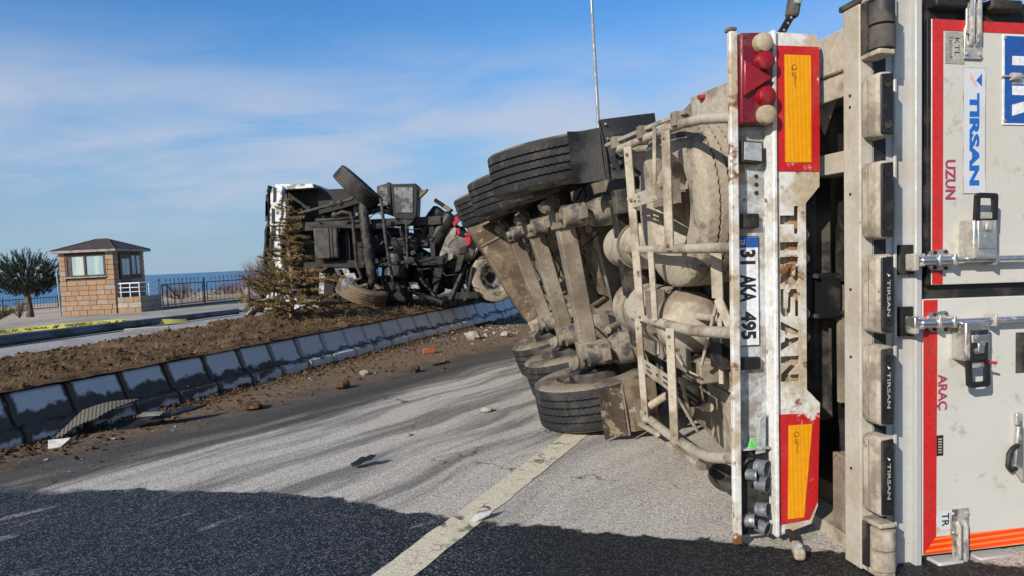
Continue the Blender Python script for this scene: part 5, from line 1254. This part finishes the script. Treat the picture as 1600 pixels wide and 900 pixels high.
# lamp posts: the standing one far off and the one lying on the far carriageway
LP = thing('street_lamp', (3.99, 30, 0), 'tall thin grey street lamp standing far behind the wheels against the sky', 'street lamp')
MB().tube([(3.99, 30, 0), (3.95, 30, 6), (3.84, 30, 13.2)], [.10, .08, .055], 12).build('pole', 'galv', LP)
MB().tube([(3.84, 30, 13.2), (3.6, 29.8, 13.55), (2.6, 29.2, 13.7)], .04, 8).build('lamp_arm', 'galv', LP)
MB().obox((2.3, 29.0, 13.7), V((.32, .2, 0)), V((-.08, .12, 0)), V((0, 0, .05))).build('lamp_head', 'galv', LP, .03)
MB().box(3.8, 4.2, 29.8, 30.2, .0, .05).build('base_plate', 'galv', LP, .01)
FPL = thing('fallen_lamp_post', (-10.4, 18.4, .12), 'long dark lamp post lying fallen across the pale far carriageway', 'street lamp')
MB().tube([V((-13.4, 9.3, .16)), V((-11.33, 15.6, .15)), V((-9.0, 23.1, .13))], [.15, .13, .085], 16).build('pole', 'poled', FPL)
MB().tube([V((-9.0, 23.1, .13)), V((-8.85, 23.2, .12)), V((-8.2, 23.4, .06)), V((-7.2, 23.3, .05))], .035, 8).build('lamp_arm', 'poled', FPL)
MB().lathe([(.095, -.06), (.10, 0), (.10, .05), (.05, .06)], (-9.0, 23.1, .13), (.3, .95, 0), 14).build('pole_collar', 'poled', FPL)

# barrier tape strung low behind the fallen post
BTp = thing('barrier_tape', (-12, 19, .1), 'yellow police barrier tape with black words strung low behind the fallen post', 'tape')
tp_pts = [V((-15.4, 17.2, .03)), V((-13.3, 18.35, .10)), V((-11.9, 19.1, .14)), V((-10.9, 19.45, .15)), V((-10.0, 19.8, .08)), V((-9.35, 20.3, .02))]
def tape_at(s_):
    n_ = len(tp_pts)-1; u = min(max(s_, 0), .9999)*n_; i_ = int(u); return tp_pts[i_].lerp(tp_pts[i_+1], u-i_)
NS = 48; TH = .12; vs = []
for i in range(NS+1):
    c = tape_at(i/NS); lean = .04*math.sin(i*.5); vs += [c+V((0, -lean, 0)), c+V((0, lean+.03, TH))]
MB().add(vs, [(2*i, 2*i+1, 2*i+3, 2*i+2) for i in range(NS)]).build('tape_band', 'tapey', BTp, 0)
words = ['POLİS', '//', 'GİRİLMEZ', '//']; s_ = .02; k = 0
while s_ < .80:
    wd_ = words[k % 4]; L_ = {5: .062, 2: .018, 8: .085}[len(wd_)]
    p0, p1 = tape_at(s_), tape_at(s_+L_); i0 = s_*NS; ln = .04*math.sin(i0*.5)
    off = V((.006, -.02, 0))
    # the tape hangs upside down
    X = p0-p1; o_ = p1+V((0, ln+.03, TH*.84))+off+V((0, -.02, 0)); Y = V((0, -ln-.02, -TH*.66))
    lettering('lettering', wd_, o_, X, Y, 'ink', BTp, .03); s_ += L_+.016; k += 1

# ------------------------------------------------------------------ trees and shrubs
def blade(mb, c, d, L_, w_):
    d = d.normalized(); s_ = d.cross(V((random.gauss(0, 1), random.gauss(0, 1), random.gauss(0, 1)))).normalized()*w_
    mb.add([c-s_, c+s_, c+d*L_], [(0, 1, 2)])
def rv(): 
    v = V((random.gauss(0, 1), random.gauss(0, 1), random.gauss(0, 1))); return v.normalized()
# spreading pine by the booth
random.seed(5)
PT = thing('pine_tree', (-18.55, 27.2, .1), 'round bushy grey-green pine on one trunk left of the stone booth', 'tree')
tk = MB(); b0 = V((-18.5, 27.2, .05)); tk.tube([b0, b0+V((.0, 0, .45)), b0+V((-.06, 0, .85)), b0+V((.0, 0, 1.5))], [.15, .11, .10, .05], 10)
fo = MB(); cc = b0+V((-.02, 0, 1.36))
for k in range(30):
    d = rv(); d.z = abs(d.z)*.9-.15; tk.tube([b0+V((-.04, 0, .75+.2*random.random())), cc+V((d.x*.45, d.y*.45, d.z*.3-.2)), cc+V((d.x*.95, d.y*.95, d.z*.75))], [.04, .022, .008], 5)
for k in range(760):
    d = rv(); rr = random.uniform(.25, 1.0)**.6
    c = cc+V((d.x*1.12*rr, d.y*1.05*rr, (d.z*.92 if d.z > 0 else d.z*.66)*rr))
    ax_ = (V((d.x, d.y, 0))*.75+V((0, 0, .75))+rv()*.25).normalized(); L_ = random.uniform(.16, .44)*(1.2 if d.z > .2 else .8)
    for j in range(34):
        u = j/34; bl_ = (ax_*.95+rv()*.55); blade(fo, c+ax_*L_*u, bl_, .11+.05*random.random()-.05*u, .0095)
tk.build('trunk', 'trunk', PT); fo.build('crown', 'pine', PT, smooth=0, recalc=False)
# young spruce, half dry, in front of the cab
random.seed(15)
SPT = thing('young_spruce', (-3.72, 11.9, .6), 'young half-dry olive spruce on the churned soil in front of the overturned cab', 'tree')
sb = V((-3.72, 11.9, .50)); top = V((-3.70, 11.95, 2.70)); tk = MB(); tk.tube([sb, sb.lerp(top, .4)+V((.03, 0, 0)), sb.lerp(top, .75)+V((-.02, 0, 0)), top], [.045, .034, .02, .006], 8); fo = MB()
def twig(p0, d, L_, dens, ndl, depth=0):
    n_ = max(2, int(L_/.055)); pts = [p0]; p_ = p0.copy(); dd = d.normalized()
    for i in range(n_):
        dd = (dd+V((0, 0, -.035+.09*(i/n_)))+rv()*.10).normalized(); p_ = p_+dd*(L_/n_); pts.append(p_.copy())
        if depth < 1 and i > 0 and random.random() < .85:
            sd = (dd+rv()*.9).normalized(); sd.z *= .5; twig(p_, sd, L_*random.uniform(.22, .5)*(1-i/n_*.6), dens, ndl, depth+1)
        for j in range(int(dens*L_/n_*320)):
            u = random.random(); blade(fo, pts[-2].lerp(p_, u), dd*.55+rv(), ndl*random.uniform(.6, 1.2), .0052)
    tk.tube(pts, [.011*(1-.75*i/n_)*(1 if depth == 0 else .5) for i in range(n_+1)], 5)
for k in range(82):
    u = .07+.90*(k/82); h_ = sb.lerp(top, u); a_ = k*2.399+random.uniform(-.3, .3)
    prof_ = (.86 if u < .22 else .74 if u < .5 else .50)*(1-u)**.70+.06
    L_ = prof_*random.uniform(.65, 1.25)
    d = V((math.cos(a_), math.sin(a_), random.uniform(-.05, .40)))
    if random.random() < .16: continue
    bare = (u > .22 and u < .55 and math.cos(a_) > .55)
    twig(h_, d, L_*(1.15 if bare else 1), .5 if bare else (1.4 if math.cos(a_) < -.3 else 2.0), .047)
tk.build('trunk', 'deadtwig', SPT); fo.build('crown', 'spruce', SPT, smooth=0, recalc=False)
# low dark shrub at the left edge
random.seed(25)
SH = thing('pine_shrub', (-18.9, 25.6, .1), 'small dark pine shrub at the left edge beyond the fallen post', 'shrub'); fo = MB(); tk = MB(); b0 = V((-18.75, 25.7, .08))
for k in range(26):
    d = rv(); d.z = abs(d.z)*.5+.12; e_ = b0+V((d.x*.75, d.y*.5, .12+d.z*.75)); tk.tube([b0+V((random.uniform(-.15, .15), 0, 0)), b0.lerp(e_, .6)+V((0, 0, -.05)), e_], [.018, .012, .005], 5)
    for j in range(90): u = random.random(); c = b0.lerp(e_, .55+.5*u); blade(fo, c+rv()*.05, rv()+V((d.x, d.y, .5)), .09, .006)
tk.build('stems', 'trunk', SH); fo.build('foliage', 'shrub', SH, smooth=0, recalc=False)
SH2 = thing('pine_shrub', (-17.05, 26.6, .1), 'small yellow-green shrub growing at the foot of the round pine', 'shrub'); fo = MB(); tk = MB(); b0 = V((-18.35, 26.4, .08))
for k in range(16):
    d = rv(); d.z = abs(d.z)*.6+.1; e_ = b0+V((d.x*.30, d.y*.3, .35+d.z*.35)); tk.tube([b0, b0.lerp(e_, .5), e_], [.014, .009, .004], 5)
    for j in range(60): c = b0.lerp(e_, random.uniform(.45, 1.05)); blade(fo, c+rv()*.04, rv()+V((0, 0, .6)), .07, .006)
SH2.location = b0; WL[SH2] = b0.copy(); tk.build('stems', 'trunk', SH2); fo.build('foliage', 'spruce', SH2, smooth=0, recalc=False)
# bare reddish bushes beyond the fence
def bare_bush(c, r_, h_, n_, label):
    c = V(c); o = thing('bare_bush', c, label, 'bush', 'bare bushes beyond the fence'); mb = MB()
    for k in range(n_):
        a_ = random.random()*6.28; sp = random.random()**.6
        e_ = c+V((math.cos(a_)*r_*sp, math.sin(a_)*r_*sp, h_*(1-.45*sp*sp)*random.uniform(.7, 1.08))); m_ = c.lerp(e_, .5)+V((0, 0, h_*.12))+rv()*.08
        mb.tube([c+rv()*.08, m_, e_], [.014, .009, .003], 4, False)
        for j in range(9):
            q_ = m_.lerp(e_, random.random()); d = (e_-m_).normalized()+rv()*.8; mb.tube([q_, q_+d*random.uniform(.12, .38)*h_/1.6], [.006, .002], 3, False)
    mb.build('twigs', 'twigbush', o, smooth=0, recalc=False); return o
bare_bush((-13.15, 37.3, -.2), 1.5, 2.15, 150, 'tall reddish bare bush behind the fence left of the cab')
bare_bush((-18.0, 38.5, -.35), 1.2, 1.35, 80, 'low reddish bare bush behind the fence panel nearest the booth')
bare_bush((-15.6, 39.0, -.35), 1.1, 1.25, 80, 'low reddish bare bush behind the middle fence panel')

# ------------------------------------------------------------------ debris
random.seed(33)
def sheet_piece(name, mat, label, cat, outline, c, rot, th, curl=0., group=None):
    """a bent flat piece: outline in local XY, then turned and set down"""
    vs, fs = holed_plate(outline, [], th); me = bpy.data.meshes.new(name)
    bm = bmesh.new(); bmv = [bm.verts.new(v) for v in vs]
    for f in fs:
        try: bm.faces.new([bmv[i] for i in f])
        except ValueError: pass
    bmesh.ops.remove_doubles(bm, verts=bm.verts, dist=1e-5)
    for k in range(3):
        long = [e for e in bm.edges if e.calc_length() > .12]
        if long: bmesh.ops.subdivide_edges(bm, edges=long, cuts=1)
    bmesh.ops.triangulate(bm, faces=bm.faces)
    for v in bm.verts: v.co.z += curl*(math.sin(v.co.x*5.5+.5)*.5+v.co.x*v.co.x*.8)+.006*mnoise.noise(v.co*9)
    bmesh.ops.recalc_face_normals(bm, faces=bm.faces); bm.to_mesh(me); bm.free(); me.materials.append(M[mat])
    o = bpy.data.objects.new(name, me); COL.objects.link(o); o.location = c; o.rotation_euler = rot; return tagp(o, label, cat, group)
sheet_piece('rubber_mat', 'mat', 'torn perforated rubber mat leaning on the foot of the kerb', 'mat', [(-.44, -.20), (-.10, -.24), (-.02, -.17), (.18, -.15), (.52, .16), (.30, .17), (.06, .15), (-.02, .19), (-.2, .06), (-.40, -.10)], (-4.12, 6.60, .11), (R(13), R(-8), R(26)), .014, .10)
sheet_piece('plastic_scrap', 'black', 'black broken plastic scrap lying beside the perforated mat', 'scrap', [(-.42, -.10), (.1, -.14), (.34, -.05), (.46, .10), (.30, .05), (.05, .02), (-.2, .12), (-.44, .06)], (-3.52, 6.85, .06), (R(8), R(-4), R(18)), .02, .07)
sheet_piece('metal_scrap', 'tankgrey', 'dull olive metal scrap lying on the black plastic scrap', 'scrap', [(-.10, -.06), (.10, -.07), (.13, .05), (-.08, .06)], (-3.50, 6.72, .125), (R(6), R(3), R(14)), .006, .02)
sheet_piece('plastic_chip', 'shard', 'small white triangular plastic chip beneath the perforated mat', 'plastic chip', [(-.09, .05), (.09, .06), (.05, -.05), (-.05, -.06)], (-4.00, 6.10, .03), (R(28), 0, R(8)), .008, .0)
sheet_piece('plastic_shard', 'shard', 'pale pointed plastic shard lying on the painted line', 'plastic shard', [(-.06, -.045), (.05, -.01), (.10, .045), (.0, .035), (-.05, .01)], (-.235, 3.90, .016), (R(6), R(-5), R(12)), .008, .02)
sheet_piece('rubber_fragment', 'black', 'black torn rubber fragment alone on the grey asphalt', 'rubber fragment', [(-.075, -.03), (-.03, -.05), (.0, -.028), (.05, -.045), (.085, -.005), (.05, .02), (.02, .012), (-.01, .045), (-.05, .02), (-.085, .012)], (-1.13, 5.05, .018), (R(9), R(6), R(20)), .012, .16)
sheet_piece('plastic_strip', 'black', 'thin black stick lying beside the orange block', 'stick', [(-.02, -.16), (.02, -.16), (.022, .16), (-.02, .17)], (-1.05, 9.95, .015), (0, 0, R(-38)), .016, .0)
OB = MB().obox((-1.36, 11.2, .045), V((.095, .02, 0)), V((-.015, .05, 0)), V((.004, 0, .042))); o = OB.build('orange_block', 'brick', None, .012); tagp(o, 'broken orange block lying on the muddy road before the kerb', 'block')
MB2 = MB().obox((-6.68, 12.93, .46), V((.34, .12, .0)), V((-.02, .06, 0)), V((0, -.02, .035))); o = MB2.build('white_plank', 'shard', None, .006); tagp(o, 'short white plank lying on top of the soil bank', 'plank')
o = MB().tube([V((-4.80, 6.50, .47)), V((-4.66, 6.36, .44)), V((-4.50, 6.22, .35))], [.016, .013, .008], 6).build('broken_stick', 'deadtwig', None); tagp(o, 'brown broken stick hanging over the kerb edge at the left', 'stick')
def rock(name, mat, c, r_, label, cat, fl=.7, group=None):
    mb = MB(); n1_ = 9
    vs = [V((0, 0, r_*fl))]; 
    for th in (35, 70, 105, 140):
        for j in range(n1_):
            t_ = 2*math.pi*j/n1_; rr = r_*(1+.38*mnoise.noise(V((math.cos(t_)*1.3+c[0]*9, math.sin(t_)*1.3+c[1]*7, th/40.))))
            vs.append(V((rr*math.sin(R(th))*math.cos(t_), rr*math.sin(R(th))*math.sin(t_), rr*fl*math.cos(R(th)))))
    vs.append(V((0, 0, -r_*fl)))
    fs = [(0, 1+j, 1+(j+1) % n1_) for j in range(n1_)]
    for k in range(3): fs += [(1+k*n1_+j, 1+(k+1)*n1_+j, 1+(k+1)*n1_+(j+1) % n1_, 1+k*n1_+(j+1) % n1_) for j in range(n1_)]
    fs += [(len(vs)-1, 1+3*n1_+(j+1) % n1_, 1+3*n1_+j) for j in range(n1_)]
    mb.add([v+V(c) for v in vs], fs); o = mb.build(name, mat, None, 0, smooth=30); return tagp(o, label, cat, group)
rock('earth_lump', 'soil', (-2.05, 8.36, .045), .085, 'dark brown earth lump on the road midway along the kerb', 'earth lump', group='earth lumps on the road')
rock('earth_lump', 'soil', (-1.33, 9.32, .04), .075, 'round brown earth lump on the road before the orange block', 'earth lump', group='earth lumps on the road')
rock('earth_lump', 'soil', (-2.75, 7.35, .04), .10, 'flat brown earth lump at the edge of the spilled soil', 'earth lump', .5, 'earth lumps on the road')
rock('stone', 'stone', (-.30, 6.70, .022), .06, 'pale flat stone on the grey asphalt left of the lowest wheel', 'stone', .45, 'loose stones on the road')
rock('stone', 'stone', (-2.0, 9.35, .025), .085, 'flat pale stone on the muddy strip beside the kerb', 'stone', .4, 'loose stones on the road')
rock('stone', 'stone', (-.75, 12.9, .07), .15, 'large white stone at the far end of the kerb', 'stone', .6, 'loose stones on the road')
rock('stone', 'stone', (-.15, 13.0, .06), .10, 'smaller white stone right of the large one at the kerb end', 'stone', .6, 'loose stones on the road')
rock('stone', 'stone', (-.93, 5.9, .012), .03, 'tiny dark pebble on the grey asphalt behind the rubber fragment', 'pebble', .6)
# round rubber piece hanging out below the lamp bar
mb = MB(); mb.lathe([(.001, .0), (.07, .004), (.092, .02), (.095, .05), (.085, .05), (.066, .016), (.001, .012)], (1.165, 4.06, .10), (.15, -.42, .62), 26, False); o = mb.build('rubber_dish', 'blackd', None); tagp(o, 'round dished piece of rubber lying on the road behind the lamp bar', 'dish')
